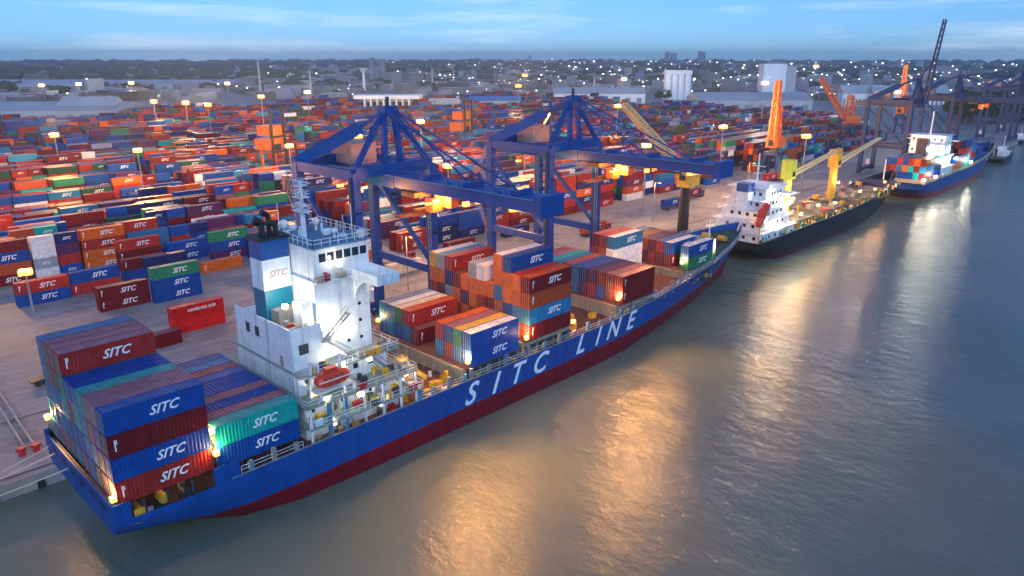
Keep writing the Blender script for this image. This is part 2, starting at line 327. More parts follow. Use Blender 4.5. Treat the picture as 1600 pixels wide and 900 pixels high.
# ------------------------------------------------------------------ the large blue container ship
def hull_mat(name, top, boot, zb, slope=0.0):
    m = bpy.data.materials.new(name); m.use_nodes = True; t = m.node_tree; b = t.nodes['Principled BSDF']; l = t.links.new
    b.inputs['Roughness'].default_value = .42; b.inputs['Specular IOR Level'].default_value = .3
    g = nn(t, 'ShaderNodeNewGeometry'); sx = nn(t, 'ShaderNodeSeparateXYZ'); l(g.outputs['Position'], sx.inputs[0])
    a = nn(t, 'ShaderNodeMath', operation='MULTIPLY_ADD'); a.inputs[1].default_value = -slope; l(sx.outputs['X'], a.inputs[0]); l(sx.outputs['Z'], a.inputs[2])
    gt = nn(t, 'ShaderNodeMath', operation='GREATER_THAN'); gt.inputs[1].default_value = zb; l(a.outputs[0], gt.inputs[0])
    mx_ = nn(t, 'ShaderNodeMixRGB'); mx_.inputs['Color1'].default_value = (*boot, 1); mx_.inputs['Color2'].default_value = (*top, 1); l(gt.outputs[0], mx_.inputs['Fac'])
    mp_ = nn(t, 'ShaderNodeMapping'); mp_.inputs['Scale'].default_value = (.5, .5, .06); l(g.outputs['Position'], mp_.inputs['Vector'])
    n_ = nn(t, 'ShaderNodeTexNoise'); n_.inputs['Scale'].default_value = 1.1; n_.inputs['Detail'].default_value = 9; n_.inputs['Roughness'].default_value = .7; l(mp_.outputs[0], n_.inputs['Vector'])
    r_ = nn(t, 'ShaderNodeMapRange'); r_.inputs['From Min'].default_value = .3; r_.inputs['From Max'].default_value = .7; r_.inputs['To Min'].default_value = .72; r_.inputs['To Max'].default_value = 1.2; l(n_.outputs['Fac'], r_.inputs['Value'])
    v_ = nn(t, 'ShaderNodeVectorMath', operation='SCALE'); l(mx_.outputs[0], v_.inputs[0]); l(r_.outputs[0], v_.inputs['Scale'])
    n3 = nn(t, 'ShaderNodeTexNoise'); n3.inputs['Scale'].default_value = .35; n3.inputs['Detail'].default_value = 10; n3.inputs['Roughness'].default_value = .75; l(g.outputs['Position'], n3.inputs['Vector'])
    r3 = nn(t, 'ShaderNodeMapRange'); r3.inputs['From Min'].default_value = .6; r3.inputs['From Max'].default_value = .72; r3.inputs['To Max'].default_value = .5; l(n3.outputs['Fac'], r3.inputs['Value'])
    m3 = nn(t, 'ShaderNodeMixRGB'); m3.inputs['Color2'].default_value = (.05, .03, .03, 1); l(r3.outputs[0], m3.inputs['Fac']); l(v_.outputs[0], m3.inputs['Color1'])
    cmb = nn(t, 'ShaderNodeCombineXYZ'); l(sx.outputs['X'], cmb.inputs[0]); l(sx.outputs['Z'], cmb.inputs[1])
    bk = nn(t, 'ShaderNodeTexBrick'); bk.inputs['Scale'].default_value = 1; bk.inputs['Brick Width'].default_value = 9; bk.inputs['Row Height'].default_value = 2.1; bk.inputs['Mortar Size'].default_value = .05; bk.inputs['Mortar Smooth'].default_value = .3
    bk.inputs['Color1'].default_value = (1, 1, 1, 1); bk.inputs['Color2'].default_value = (.86, .86, .86, 1); bk.inputs['Mortar'].default_value = (.55, .55, .55, 1); l(cmb.outputs[0], bk.inputs['Vector'])
    m4 = nn(t, 'ShaderNodeMixRGB', blend_type='MULTIPLY'); m4.inputs['Fac'].default_value = .8; l(m3.outputs[0], m4.inputs['Color1']); l(bk.outputs['Color'], m4.inputs['Color2'])
    mp5 = nn(t, 'ShaderNodeMapping'); mp5.inputs['Scale'].default_value = (.12, .12, 1.6); l(g.outputs['Position'], mp5.inputs['Vector'])
    n5 = nn(t, 'ShaderNodeTexNoise'); n5.inputs['Scale'].default_value = 1.4; n5.inputs['Detail'].default_value = 10; n5.inputs['Roughness'].default_value = .8; l(mp5.outputs[0], n5.inputs['Vector'])
    r5 = nn(t, 'ShaderNodeMapRange'); r5.inputs['From Min'].default_value = .58; r5.inputs['From Max'].default_value = .66; r5.inputs['To Max'].default_value = .65; l(n5.outputs['Fac'], r5.inputs['Value'])
    m5 = nn(t, 'ShaderNodeMixRGB'); m5.inputs['Color2'].default_value = (.02, .025, .04, 1); l(r5.outputs[0], m5.inputs['Fac']); l(m4.outputs[0], m5.inputs['Color1'])
    l(m5.outputs[0], b.inputs['Base Color']); return m
def loft(name, stations, yc, material, parent, x_off=0):
    """stations: list of [(x, half breadth, z) * n] from deck to keel; both sides, transom closed"""
    mb = MB(); n = len(stations[0])
    for st in stations:
        for x, h, z in st: mb.v.append((x+x_off, yc-h, z))
    off = len(mb.v)
    for st in stations:
        for x, h, z in st: mb.v.append((x+x_off, yc+h, z))
    for i in range(len(stations)-1):
        for j in range(n-1):
            a, b = i*n+j, (i+1)*n+j
            mb.f.append((a, a+1, b+1, b)); mb.f.append((off+a, off+b, off+b+1, off+a+1))
    for j in range(n-1): mb.f.append((j, off+j, off+j+1, j+1))
    mb.c = [None]*len(mb.f)
    o = mb.build(name, material, parent); m = o.data
    m.polygons.foreach_set('use_smooth', [True]*len(m.polygons))
    m.set_sharp_from_angle(angle=R(32)) if hasattr(m, 'set_sharp_from_angle') else None
    return o
def st(x, *hz): return [(x if not isinstance(x, (list, tuple)) else x[i], h, z) for i, (h, z) in enumerate(hz)]
S1 = [st(-.7, (14.2,7.9),(14.2,7.6),(14.0,7),(13.6,6.2),(12.8,5.5),(.01,5.2)),
 st(4, (14.6,7.9),(14.6,7.5),(14.3,6.4),(13.5,5),(11.5,3.8),(.01,2.8)),
 st(10, (14.9,7.9),(14.9,7.4),(14.6,5.6),(13.4,3.4),(9.5,1.0),(.01,0)),
 st(16, (15,8.1),(15,7),(14.9,5),(14.5,3),(12.3,0),(5,-1.4)),
 st(24, (15,8.2),(15,7),(15,5),(15,3),(14.6,0),(13,-1.4)),
 st(34, (15,8.3),(15,7),(15,5),(15,3),(15,0),(14.8,-1.4)),
 st(60, (15,8.3),(15,7),(15,5),(15,3),(15,0),(14.8,-1.4)),
 st(96, (15,8.5),(15,7.1),(15,5.1),(15,3),(14.9,0),(14.4,-1.4)),
 st(106, (14.9,8.9),(14.85,7.3),(14.8,5.2),(14.6,3.1),(14.1,0),(13.4,-1.4)),
 st(116, (14.4,9.3),(14.2,7.5),(13.9,5.3),(13.5,3.2),(12.6,0),(11.8,-1.4)),
 st(131, (12.8,9.9),(12.3,7.9),(11.8,5.6),(11.2,3.4),(10.1,0),(9.2,-1.4)),
 st(149, (11,10.9),(9.9,8.6),(8.8,6.1),(7.7,3.7),(6.4,0),(5.6,-1.4)),
 st([161,161,160,160,159,159], (9.2,12.4),(7.6,9.6),(6.1,6.8),(5.0,4.1),(3.7,0),(3.0,-1.4)),
 st([170,169,168,167,166.3,166], (6.8,13.3),(5.1,10.2),(3.6,7.2),(2.7,4.3),(1.9,0),(1.4,-1.4)),
 st([178,176.3,174.6,173,171.5,171], (3.6,14.2),(2.4,10.8),(1.5,7.5),(1.0,4.5),(.7,0),(.4,-1.4)),
 st([183.3,180.8,178.5,176.6,174.6,174.2], (.25,14.9),(.15,11.2),(.1,7.8),(.08,4.6),(.05,0),(.03,-1.4))]
def half(S, x):
    for a, b in zip(S[:-1], S[1:]):
        if a[0][0] <= x <= b[0][0]:
            t = (x-a[0][0])/(b[0][0]-a[0][0]); return a[0][1]*(1-t)+b[0][1]*t, a[0][2]*(1-t)+b[0][2]*t
    return S[-1][0][1], S[-1][0][2]
ship = thing('container_ship', 'long blue container ship with white deckhouse and dark red boot topping moored at the quay', 'container ship', (0, 0, 0))
HULLM = hull_mat('hull_blue', (.002, .075, .33), (.23, .005, .018), 2.75, .012)
hull = loft('hull', S1, YC, HULLM, ship)
# deck sheet, following the hull
def deck_sheet(S, name, drop, inset, material, parent, yc, xs):
    mb = MB(); pts = []
    for x in xs:
        h, z = half(S, x); pts.append((x, h-inset, z-drop))
    for a, b in zip(pts[:-1], pts[1:]): mb.poly([(a[0], yc-a[1], a[2]), (b[0], yc-b[1], b[2]), (b[0], yc+b[1], b[2]), (a[0], yc+a[1], a[2])])
    return mb.build(name, material, parent)
deck_sheet(S1, 'deck', 1.2, .12, DECK, ship, YC, [-.4, 4, 10, 16, 24, 34, 60, 96, 106, 116, 131, 148])
deck_sheet(S1, 'forecastle_deck', 1.3, .5, DECKG, ship, YC, [150, 156, 161, 166, 170, 175, 179])
# bulwark inner skin amidships + cap rail
def cap_rail(S, parent, yc, xs, material, side=(-1, 1), w=.28, h=.14):
    for s in side:
        mb = MB(); pts = [(x, yc+s*(half(S, x)[0]-.06), half(S, x)[1]+.07) for x in xs]
        for a, b in zip(pts[:-1], pts[1:]): mb.beam(a, b, w, h)
        mb.build('cap_rail', material, parent)
cap_rail(S1, ship, YC, [14, 24, 34, 60, 96, 106, 116, 131, 140, 149, 155, 161, 166, 170, 174, 178, 183.2], STEEL)
# raised hull plating at the quarter: posts that carry the stern containers
for s in (-1, 1):
    y = YC+s*14.25
    MB().prism([(-.72, y), (1.3, y+s*.12), (1.3, y+s*.02), (-.72, y-s*.3)][::s], 7.85, 10.3).build('quarter_post', HULLM, ship)
    MB().prism([(11.7, YC+s*14.96), (15.2, YC+s*15.0), (15.2, YC+s*14.7), (11.7, YC+s*14.66)][::s], 7.85, 10.4).build('quarter_post', HULLM, ship)
mb = MB(); mb.box(-.73, -.45, YC-13.9, YC+13.9, 7.85, 9.9); tb = mb.build('transom_bulwark', HULLM, ship)
for k in range(6): MB().box(-.78, -.72, 0, 1.6, 0, .9).build('mooring_port', BLACK, tb, (0, 3+k*4, 8.1))
mb = MB(); mb.box(-.45, 26, 1.2, 26.5, 9.55, 9.58); mb.build('container_platform', DARKST, ship)
for x in (-.1, 3, 6, 9.2, 12.4, 16, 20, 24.6):
    for y in (.35, 5, 10, 15, 20, 25): MB().beam((x, y, 6.7), (x, y, 9.54), .28).build('platform_post', DARKST, ship)
# mooring gallery gear at the stern
for x, y in ((2.4, 1.2), (5.8, 2.2), (8.6, 1.6)):
    wn = MB().cyl((0, -.8, .9), (0, .8, .9), .65, n=12).build('mooring_winch', YEL if x < 8 else DARKST, ship, (x, y, 6.75))
    MB().box(-.8, .8, -1.0, 1.0, 0, .25).build('winch_base', DARKST, wn); MB().box(-.4, .4, .85, 1.5, .2, 1.6).build('winch_motor', STEEL, wn)
for x in (4.2, 7.2, 10.4, 17, 19.2, 22.6):
    mb = MB()
    for dx in (-.4, .4): mb.cyl((dx, 0, 0), (dx, 0, .8), .22, n=8)
    mb.build('bollard', DARKST, ship, (x, .25, 6.75))
MB().box(1.6, 2.9, -.2, .1, 6.72, 8.6).build('deck_locker', YEL, ship); MB().box(3.2, 3.9, -.1, .2, 6.72, 8.2).build('deck_locker', STEEL, ship)
# deck-edge stanchions and rails between the bulwark and the containers
for i, x in enumerate([17, 20.5, 24, 47, 50, 53.5, 57.2, 58.6, 63, 67.3, 72.2, 73.4, 78, 82.5, 87.2, 91.5, 95.5, 99.5, 103, 108, 112.5, 117.3, 122, 126, 130, 134]):
    h, z = half(S1, x)
    MB().box(-.3, .3, 0, .55, -1.2, 1.9 if i % 2 else 1.3).build('deck_stanchion', STEEL if i % 3 else DECKB, ship, (x, YC-h+.15, z))
for a, b in ((15.5, 25), (46, 57), (58.8, 72), (74, 87), (88, 103), (104, 117), (118, 148)):
    xs = [a+(b-a)*k/4 for k in range(5)]; mb = MB()
    mb.rail([(x, YC-half(S1, x)[0]+.25, half(S1, x)[1]+.1) for x in xs], 1.0, .045, 2); mb.build('deck_rail', WHITE, ship)
mb = MB()
mb.rail([(x, YC-half(S1, x)[0]+.1, half(S1, x)[1]+.1) for x in (150, 156, 161, 166, 170, 174, 178, 182.6)], 1.0, .05, 2)
mb.rail([(x, YC+half(S1, x)[0]-.1, half(S1, x)[1]+.1) for x in (150, 156, 161, 166, 170, 174, 178, 182.6)], 1.0, .05, 2)
mb.build('bow_rail', WHITE, ship)
# hatch coamings with stiffeners, hatch covers
def hatch(x0, x1, y0, y1, ztop, cov=True):
    zb = 6.8; c = MB().box(x0, x1, y0, y1, zb, ztop-.35).build('hatch_coaming', BEIGE, ship)
    k = int((y1-y0)/2.6)
    for j in range(k+1):
        y = y0+.15+(y1-y0-.3)*j/k; MB().box(x0-.45, x0, y-.12, y+.12, zb, ztop-.4).build('stiffener', BEIGE, c)
    MB().box(x0-.5, x0, y0, y1, ztop-.55, ztop-.36).build('coaming_flange', BEIGE, c)
    MB().box(x0+.1, x1-.1, y0-.6, y1+.4, ztop-.35, ztop-.06).build('hatch_cover', DECK, ship)
    return c
hatch(58.2, 72.6, .9, 28.1, 10.1); hatch(73.6, 87.6, .9, 28.1, 10.9); hatch(103.6, 117.6, .9, 27.4, 10.9); hatch(121.5, 135.3, 14.5, 25.5, 10.9); hatch(136.3, 150, 4.4, 24, 11.2)
for x0, x1 in ((58.6, 72.2), (74, 87.2), (104, 117.2), (137, 149)):
    h, z = half(S1, (x0+x1)/2); yb = max(YC-h+1.1, .55); lw = MB().box(x0, x1, yb, yb+.2, 7.3, 9.6).build('lashing_wall', mat('lashing_green', (.025, .05, .045), .6, var=.4), ship)
    for k in range(6): MB().box(0, .35, -.25, 0, 0, 2.2).build('wall_frame', mat('lashing_grey', (.12, .17, .2), .6), lw, (x0+.5+k*(x1-x0-1.4)/5, yb, 7.35))
    for k in range(5): MB().box(0, .8, -.5, 0, 0, .9).build('valve_box', (YEL, STEEL, DARKST)[k % 3], lw, (x0+1.8+k*(x1-x0-1.4)/5, yb, 7.4+.4*(k % 2)))
# row of white hatch-side lockers, ladders on the open deck
for x in (89.5, 92, 96, 100, 119.5): MB().box(0, 1.6, 0, 1.1, 0, 1.3).build('deck_locker', STEEL if int(x) % 2 else YEL, ship, (x, 3+(x % 7), 7.25))
# hull lettering: each letter on the plating
for ch, x, z in (('S', 57.6, 5.5), ('I', 63.7, 5.55), ('T', 69.3, 5.7), ('C', 75.8, 5.8), ('L', 88.4, 6.2), ('I', 94.0, 6.35), ('N', 99.4, 6.5), ('E', 105.9, 6.75)):
    m = text_mesh(ch, 5.6, .42, .09, .01, 4); m.materials.append(LETTER); o = link('letter', m, None, hull, (x, -1.03, z))
    if x > 98: o.location.y += .0 if x < 103 else .10; o.rotation_euler.z = 0 if x < 103 else R(1.2)
# ---- white deckhouse
def house_part(name, x0, x1, y0, y1, z0, z1, parent=ship, m=WHITE): return MB().box(x0, x1, y0, y1, z0, z1).build(name, m, parent)
d0 = house_part('lower_deckhouse', 27.6, 45, 2.6, 25.4, 6.9, 13.4)
house_part('boat_deck', 26.4, 47, -.3, 28.3, 13.4, 13.62, m=DECKH); house_part('side_deck', 26.4, 48, -.6, 28.6, 10.1, 10.28, m=DECKH)
d1 = house_part('upper_deckhouse', 27.9, 44.2, 4.4, 23.6, 13.62, 17.2)
house_part('embarkation_deck', 27.4, 45.5, 2.4, 25.6, 17.2, 17.4, m=DECKH)
casing = MB().box(27.8, 33.2, 5.3, 22.7, 17.4, 23.2).box(27.75, 28.0, 5.25, 22.75, 13.7, 24.1).box(28.0, 33, 5.25, 5.45, 23.2, 24.1).build('engine_casing', WHITE, ship)
tower = house_part('accommodation_block', 33.2, 43, 6.5, 21.5, 17.4, 30)
for z in (19.2, 22, 24.8, 27.6):
    for k in range(5):
        o = MB().box(0, .05, 0, .8, 0, .9).build('window', GLASS, tower, (42.99, 7.6+k*2.9, z))
for (x, z) in ((41, 19.3), (41, 22.2), (38.6, 19.3), (41, 25)):
    MB().cyl((0, .02, 0), (0, -.05, 0), .3, n=12).build('porthole', GLASS, tower, (x, 6.5, z))
for z in (8, 11):
    for k in range(6): MB().cyl((0, .02, 0), (0, -.05, 0), .3, n=10).build('porthole', GLASS, d0, (29+k*2.6, 2.6, z+.6))
    for k in (1, 4): MB().box(0, .9, -.06, 0, 0, 1.9).build('door', BEIGE, d0, (30+k*2.6, 2.6, z-.9+.1))
for k in range(5): MB().box(0, .9, -.05, 0, 0, .9).build('window', GLASS, d1, (29+k*2.9, 4.4, 15.2))
MB().box(0, .06, 0, .9, 0, 1.9).build('door', BEIGE, casing, (27.7, 8, 17.4))
for k in range(2): MB().box(-.06, 0, 0, 1.2, 0, 1.6).build('louvre', DARKST, casing, (27.74, 15+k*3, 20.6))
MB().box(29, 30.6, -.06, 0, 0, 1.6).build('louvre', DARKST, casing, (0, 5.24, 19.8))
# pillars and web frames under the side decks
for x in (27, 30.2, 33, 36.5, 40, 43.5, 46.6):
    for y in (-.1, 28.1): MB().beam((x, y, 7.3), (x, y, 13.4), .55 if x in (30.2, 33) else .3).build('pillar', DECKB if x in (30.2, 33) else WHITE, ship)
mb = MB()
for z, a, b, y in ((13.62, 26.5, 46.9, -.2), (10.28, 26.5, 47.9, -.5), (17.4, 27.5, 45.4, 2.5), (23.2, 28.2, 33, 5.5)): mb.rail([(a, y, z), (b, y, z), (b, YC, z)], 1.1, .05, 2)
mb.rail([(26.5, -.2, 13.62), (26.5, 4, 13.62)]); mb.build('house_rail', WHITE, ship)
for a, b in (((44, 3.5, 13.6), (40, 3.5, 17.3)), ((46.2, 1.2, 10.2), (42.6, 1.2, 13.5)), ((38, 5.2, 17.4), (33.6, 5.2, 21)), ((33.6, 5.2, 21), (38, 5.2, 24.5))):
    s_ = MB(); a, b = Vector(a), Vector(b)
    for dy in (-.45, .45):
        s_.beam(a+Vector((0, dy, 0)), b+Vector((0, dy, 0)), .12, .3); s_.beam(a+Vector((0, dy, 1)), b+Vector((0, dy, 1)), .07)
    for k in range(9): p = a.lerp(b, (k+.5)/9); s_.box(p.x-.15, p.x+.15, p.y-.45, p.y+.45, p.z-.03, p.z+.03)
    s_.build('stairway', STEEL, ship)
house_part('stair_landing', 32.9, 34.5, 4.6, 6.5, 20.9, 21.0, m=STEEL)
# bridge with wings
bridge = house_part('bridge', 33.4, 43.4, 6.6, 21.4, 30.2, 35.2); house_part('bridge_deck', 33, 44, 5.4, 22.6, 30, 30.2)
house_part('wheelhouse_roof', 33.2, 43.8, 6.1, 21.9, 35.2, 35.45, m=DECKB)
for k in range(6): MB().box(0, 1.15, -.06, 0, 0, 1.3).build('window', GLASS, bridge, (34.4+k*1.48, 6.6, 33))
for k in range(9): MB().box(0, .06, 0, 1.3, 0, 1.4).build('window', GLASS, bridge, (43.39, 7+k*1.6, 33))
for s in (-1, 1):
    wg = MB(); y0, y1 = (-1, 6.6) if s < 0 else (21.4, 29); wg.box(39.4, 43.6, y0, y1, 29.7, 30.02)
    ye = y0 if s < 0 else y1
    wg.box(39.4, 39.55, y0, y1, 30.02, 31.3); wg.box(43.45, 43.6, y0, y1, 30.02, 31.3); wg.box(39.55, 43.45, ye-.08, ye+.08, 30.02, 31.3)
    wgo = wg.build('bridge_wing', WHITE, ship)
    bk = MB(); pts = []
    yr = 6.5 if s < 0 else 21.5
    for k in range(7):
        t = k/6*math.pi/2; pts.append((yr+s*5.2*(1-math.cos(t)), 29.7-4.2*(1-math.sin(t))))
    for x in (40.2, 42.8):
        poly = [(yr, 29.68)]+[(y, z) for y, z in pts]; i = len(bk.v); n = len(poly)
        bk.v += [(x, y, z) for y, z in poly]+[(x+.25, y, z) for y, z in poly]
        bk.f += [tuple(range(i, i+n)), tuple(range(i+2*n-1, i+n-1, -1))]+[(i+k, i+(k+1) % n, i+n+(k+1) % n, i+n+k) for k in range(n)]; bk.c += [None]*(n+2)
    bk.build('wing_bracket', WHITE, wgo)
mb = MB(); mb.rail([(33.3, 21.8, 35.45), (33.3, 6.2, 35.45), (43.7, 6.2, 35.45), (43.7, 21.8, 35.45)], 1.2, .06, 1.4); mb.rail([(33.1, 5.5, 30.2), (39.3, 5.5, 30.2)], 1.1, .05, 1.2); mb.build('bridge_rail', WHITE, ship)
# funnel with coloured bands and black top
fn = MB().box(28.4, 33, 13, 16.6, 23.2, 36.2).build('funnel', TEALP, ship)
MB().box(28.36, 33.04, 12.96, 16.64, 28.4, 33.2).build('funnel_band', WHITE, fn); MB().box(28.37, 33.03, 12.97, 16.63, 33.2, 36.0).build('funnel_band', BLUEP, fn)
t = text_mesh('SITC', 1.5, .3, .03); t.materials.append(mat('faint_red', (.6, .35, .28), .5)); link('lettering', t, None, fn, (30.8, 12.93, 30.8))
ft = MB().box(28.1, 33.3, 12.7, 16.9, 36.2, 36.7).build('funnel_top', BLACK, fn)
for x, y, h in ((29.6, 14.2, 2.2), (31.4, 15.4, 2.8), (31.6, 13.8, 1.6), (30.2, 15.8, 1.4)):
    MB().cyl((x, y, 36.7), (x, y, 36.7+h), .42, n=10).cyl((x, y, 36.7+h), (x-1.1, y, 37.3+h), .42, .5, n=10).build('exhaust_pipe', BLACK, fn)
MB().box(29, 32.6, 10.4, 12.9, 23.2, 25.4).build('vent_housing', BEIGE, casing); MB().box(31.2, 33, 7.2, 10, 23.2, 26.8).build('vent_housing', WHITE, casing)
# lockers, drums, davit winches and rafts spread over the house decks
random.seed(9)
for z, y0_, y1_, x0_, x1_, n in ((13.62, 0, 3.6, 27, 46, 26), (10.28, -.2, 2.2, 27, 47, 26), (17.4, 2.7, 4.2, 28, 45, 14), (23.2, 5.7, 9.5, 28.5, 31, 7), (6.95, -.4, 2.2, 27, 57, 26), (35.45, 7, 20, 34.5, 43, 16), (30.2, 5.5, 6.4, 33.2, 39, 5)):
    for k in range(n):
        x, y = random.uniform(x0_, x1_), random.uniform(y0_, y1_); m_ = random.choice((STEEL, YEL, WHITE, DARKST, DECKG, BEIGE, REDP, YEL))
        if z > 35: m_ = random.choice((WHITE, WHITE, DECKB, STEEL))
        if z == 13.62 and 28 < x < 35.5 and y < 2.2: continue
        if k % 3 == 0: MB().cyl((0, 0, 0), (0, 0, random.uniform(.7, 1.5)), random.uniform(.2, .45), n=9).build('deck_drum', m_, ship, (x, y, z))
        elif k % 3 == 1: MB().cyl((-.7, 0, .6), (.7, 0, .6), .4, n=10).box(-.6, .6, -.3, .3, 0, .3).build('life_raft', m_, ship, (x, y, z))
        else: MB().box(-.5, .5, -.35, .35, 0, random.uniform(.6, 1.4)).build('deck_locker', m_, ship, (x, y, z))
# radar mast and aerials
ms = MB().cyl((0, 0, 0), (0, 0, 9), .42, .3, n=10).build('radar_mast', WHITE, ship, (36.5, 14, 35.4))
for z, wd in ((4.2, 3.2), (6.4, 2.4), (8.2, 1.6)):
    MB().box(-.9, .9, -wd/2, wd/2, z, z+.14).build('mast_platform', WHITE, ms); mb = MB(); mb.rail([(-.9, -wd/2, z+.14), (.9, -wd/2, z+.14), (.9, wd/2, z+.14), (-.9, wd/2, z+.14), (-.9, -wd/2, z+.14)], .9, .04, 1); mb.build('mast_rail', WHITE, ms)
MB().beam((-.2, -1.9, 5.3), (.2, 1.9, 5.3), .25, .3).build('radar_scanner', WHITE, ms); MB().beam((-1, -1.1, 7.3), (.6, 1.3, 7.3), .25, .3).build('radar_scanner', WHITE, ms)
MB().beam((0, -3, 8.9), (0, 3, 8.9), .14).build('mast_yard', WHITE, ms)
for x, y, h in ((34, 9, 4), (35, 19, 5), (41.5, 8, 5.5), (42.5, 12, 3), (38.5, 7.4, 3.4)): MB().cyl((x, y, 35.4), (x, y, 35.4+h), .07, n=6).build('aerial', WHITE, ship)
def dome(name, loc, r, parent, m=WHITE):
    bm = bmesh.new(); bmesh.ops.create_uvsphere(bm, u_segments=14, v_segments=9, radius=r); me = bpy.data.meshes.new(name); bm.to_mesh(me); bm.free()
    me.polygons.foreach_set('use_smooth', [True]*len(me.polygons)); return link(name, me, m, parent, loc)
for x, y, z, r in ((35, 17.5, 37.2, .75), (39.5, 10, 36.6, .5), (40.5, 17, 36.9, .6)):
    dome('satellite_dome', (x, y, z), r, ship); MB().cyl((x, y, 35.4), (x, y, z-r*.7), .2, n=8).build('dome_stand', WHITE, ship)
# vents, winches and the yellow stores crane on the well deck ahead of the house
for i in range(16):
    x, y = random.uniform(45.8, 56.5), random.uniform(1.5, 12)
    if i % 3: MB().cyl((0, 0, 0), (0, 0, random.uniform(1, 2.4)), random.uniform(.25, .5), n=9).build('deck_vent', YEL if i % 2 else WHITE, ship, (x, y, 7.1))
    else: MB().box(-.7, .7, -.5, .5, 0, random.uniform(.7, 1.6)).build('deck_machinery', YEL, ship, (x, y, 7.1))
sc = MB().cyl((0, 0, 0), (0, 0, 4.6), .5, n=12).build('stores_crane', YEL, ship, (50.5, 8.5, 7.1))
MB().beam((0, 0, 4.2), (0, -6.5, 3.2), .5, .6).build('jib', YEL, sc); MB().box(-.7, .7, -.7, .9, 4.0, 5.2).build('crane_house', YEL, sc)
# forecastle gear
fm = MB().cyl((0, 0, 0), (0, 0, 7.5), .2, .12, n=10).build('foremast', WHITE, ship, (165, YC, 11.6)); MB().beam((0, -1.0, 6.6), (0, 1.0, 6.6), .12).build('mast_yard', WHITE, fm)
MB().beam((151.2, YC-9.8, 13.2), (151.2, YC+9.8, 13.2), .3, 7.4).build('breakwater', mat('breakwater_grey', (.09, .17, .24), .55, var=.25, streak=.3), ship)
for k in range(-4, 5): MB().beam((151.4, YC+k*2.1, 9.8), (152.8, YC+k*2.1, 9.8), .15, .6).build('breakwater_bracket', BLUEP, ship)
for y in (-3.2, 3.2):
    wl = MB().cyl((0, -1.2, 1), (0, 1.2, 1), .8, n=14).build('windlass', YEL, ship, (168, YC+y*.8, 12.0)); MB().box(-1, 1, -1.4, 1.4, 0, .35).build('windlass_base', DARKST, wl)
for x, y in ((158, 5.5), (158, -5.5), (163, 4), (163, -4)):
    mb = MB()
    for dx in (-.45, .45): mb.cyl((dx, 0, 0), (dx, 0, .9), .25, n=8)
    mb.build('bollard', DARKST, ship, (x, YC+y, 11.1+(x-158)*.13))
# deck lamps of the ship: fixtures with their light
def deck_lamp(x, y, z, power, m=WARM, col=(1, .5, .14), size=.35, post=1.2):
    l_ = MB().box(-.34, .34, -.34, .34, -.3, .3).build('deck_lamp', m, ship, (x, y, z))
    if post: MB().beam((0, 0, -post), (0, 0, -.2), .12).build('lamp_post', STEEL, l_)
    lamp_light(l_, (0, -.1, .6), power, col, size)
SH = 1.0
for x, y, z, p_ in ((-.35, .3, 11.0, 1800), (-.4, 25.8, 13, 4500), (12.6, -.2, 12.2, 2000), (12.6, .6, 15.2, 600), (58.6, .3, 11.2, 2200), (73.3, -.2, 11.8, 2200), (88.2, .6, 11.0, 1800), (103.7, .8, 12.2, 2500), (118.5, 3, 12.5, 900), (136.2, 5, 13.2, 1400), (149.6, 4.6, 14.2, 5000), (58.4, 26.5, 12.5, 900), (6.5, 3.5, 8.9, 260), (119, 14, 13.5, 900)):
    deck_lamp(x, y, z, p_*SH, SODIUM if z < 13.1 else WARM)
for x, y, z, p_ in ((30.5, 1.4, 12.9, 2200), (35, 3.2, 16.8, 1000), (40, 3.2, 16.6, 1000), (45.5, 1.2, 12.9, 2500), (33.5, 5.6, 23.0, 700), (37, 5.8, 20.5, 700), (29.5, 9.2, 26.6, 900), (48, 6, 11.5, 800), (36, .4, 12.7, 350), (31, .4, 9.6, 250), (40, .6, 9.6, 250), (37, 5.2, 32.5, 160)):
    deck_lamp(x, y, z, p_*SH, COOL, (1, .86, .6), .3, 0.6)

# ---- lifeboat in its davits
def capsule(name, parent, Lh, W, H, m, loc=(0, 0, 0)):
    mb = MB(); n = 14; k = 12
    for i in range(n+1):
        t = i/n; x = -Lh/2+Lh*t; e = max(.02, (1-(2*t-1)**4))**.5
        for j in range(k):
            a = 2*math.pi*j/k; mb.v.append((x, W/2*e*math.cos(a), H/2*(e*.75+.25*e*e)*math.sin(a)*(1.0 if math.sin(a) < 0 else .9)))
    for i in range(n):
        for j in range(k): j2 = (j+1) % k; mb.f.append((i*k+j, i*k+j2, (i+1)*k+j2, (i+1)*k+j))
    mb.f += [tuple(reversed(range(k))), tuple(n*k+j for j in range(k))]; mb.c = [None]*len(mb.f)
    return mb.build(name, m, parent, loc, True)
LBM = mat('lifeboat_orange', (.72, .06, .02), .4, var=.12)
def lifeboat(loc, label, rz=0, ry=0):
    t = thing('lifeboat', label, 'lifeboat', loc, rz); t.rotation_euler.y = ry
    capsule('boat_hull', t, 6.2, 2.3, 2.5, LBM); MB().box(-1.2, .6, -.6, .6, .85, 1.75).build('cockpit', LBM, t)
    MB().beam((-2.9, -1.12, .1), (2.9, -1.12, .1), .12, .16).build('rubbing_strake', WHITE, t)
    for k in range(4): MB().box(-.16, .16, -.02, .02, -.1, .1).build('window', GLASS, t, (-1.8+k*.95, -1.09, .5))
    return t
lifeboat((31.6, .75, 16.9), 'orange red enclosed lifeboat hung in davits on the big blue ship')
for x in (29, 34.2):
    MB().beam((x, 2.9, 13.6), (x, 2.5, 19.4), .4).beam((x, 2.5, 19.4), (x, .6, 19.6), .35).build('davit', WHITE, ship)
    MB().cyl((x, .75, 18.0), (x, .75, 19.5), .06, n=6).build('davit_fall', DARKST, ship)
mb = MB(); mb.box(28.4, 35, -.1, 1.6, 15.2, 15.4)
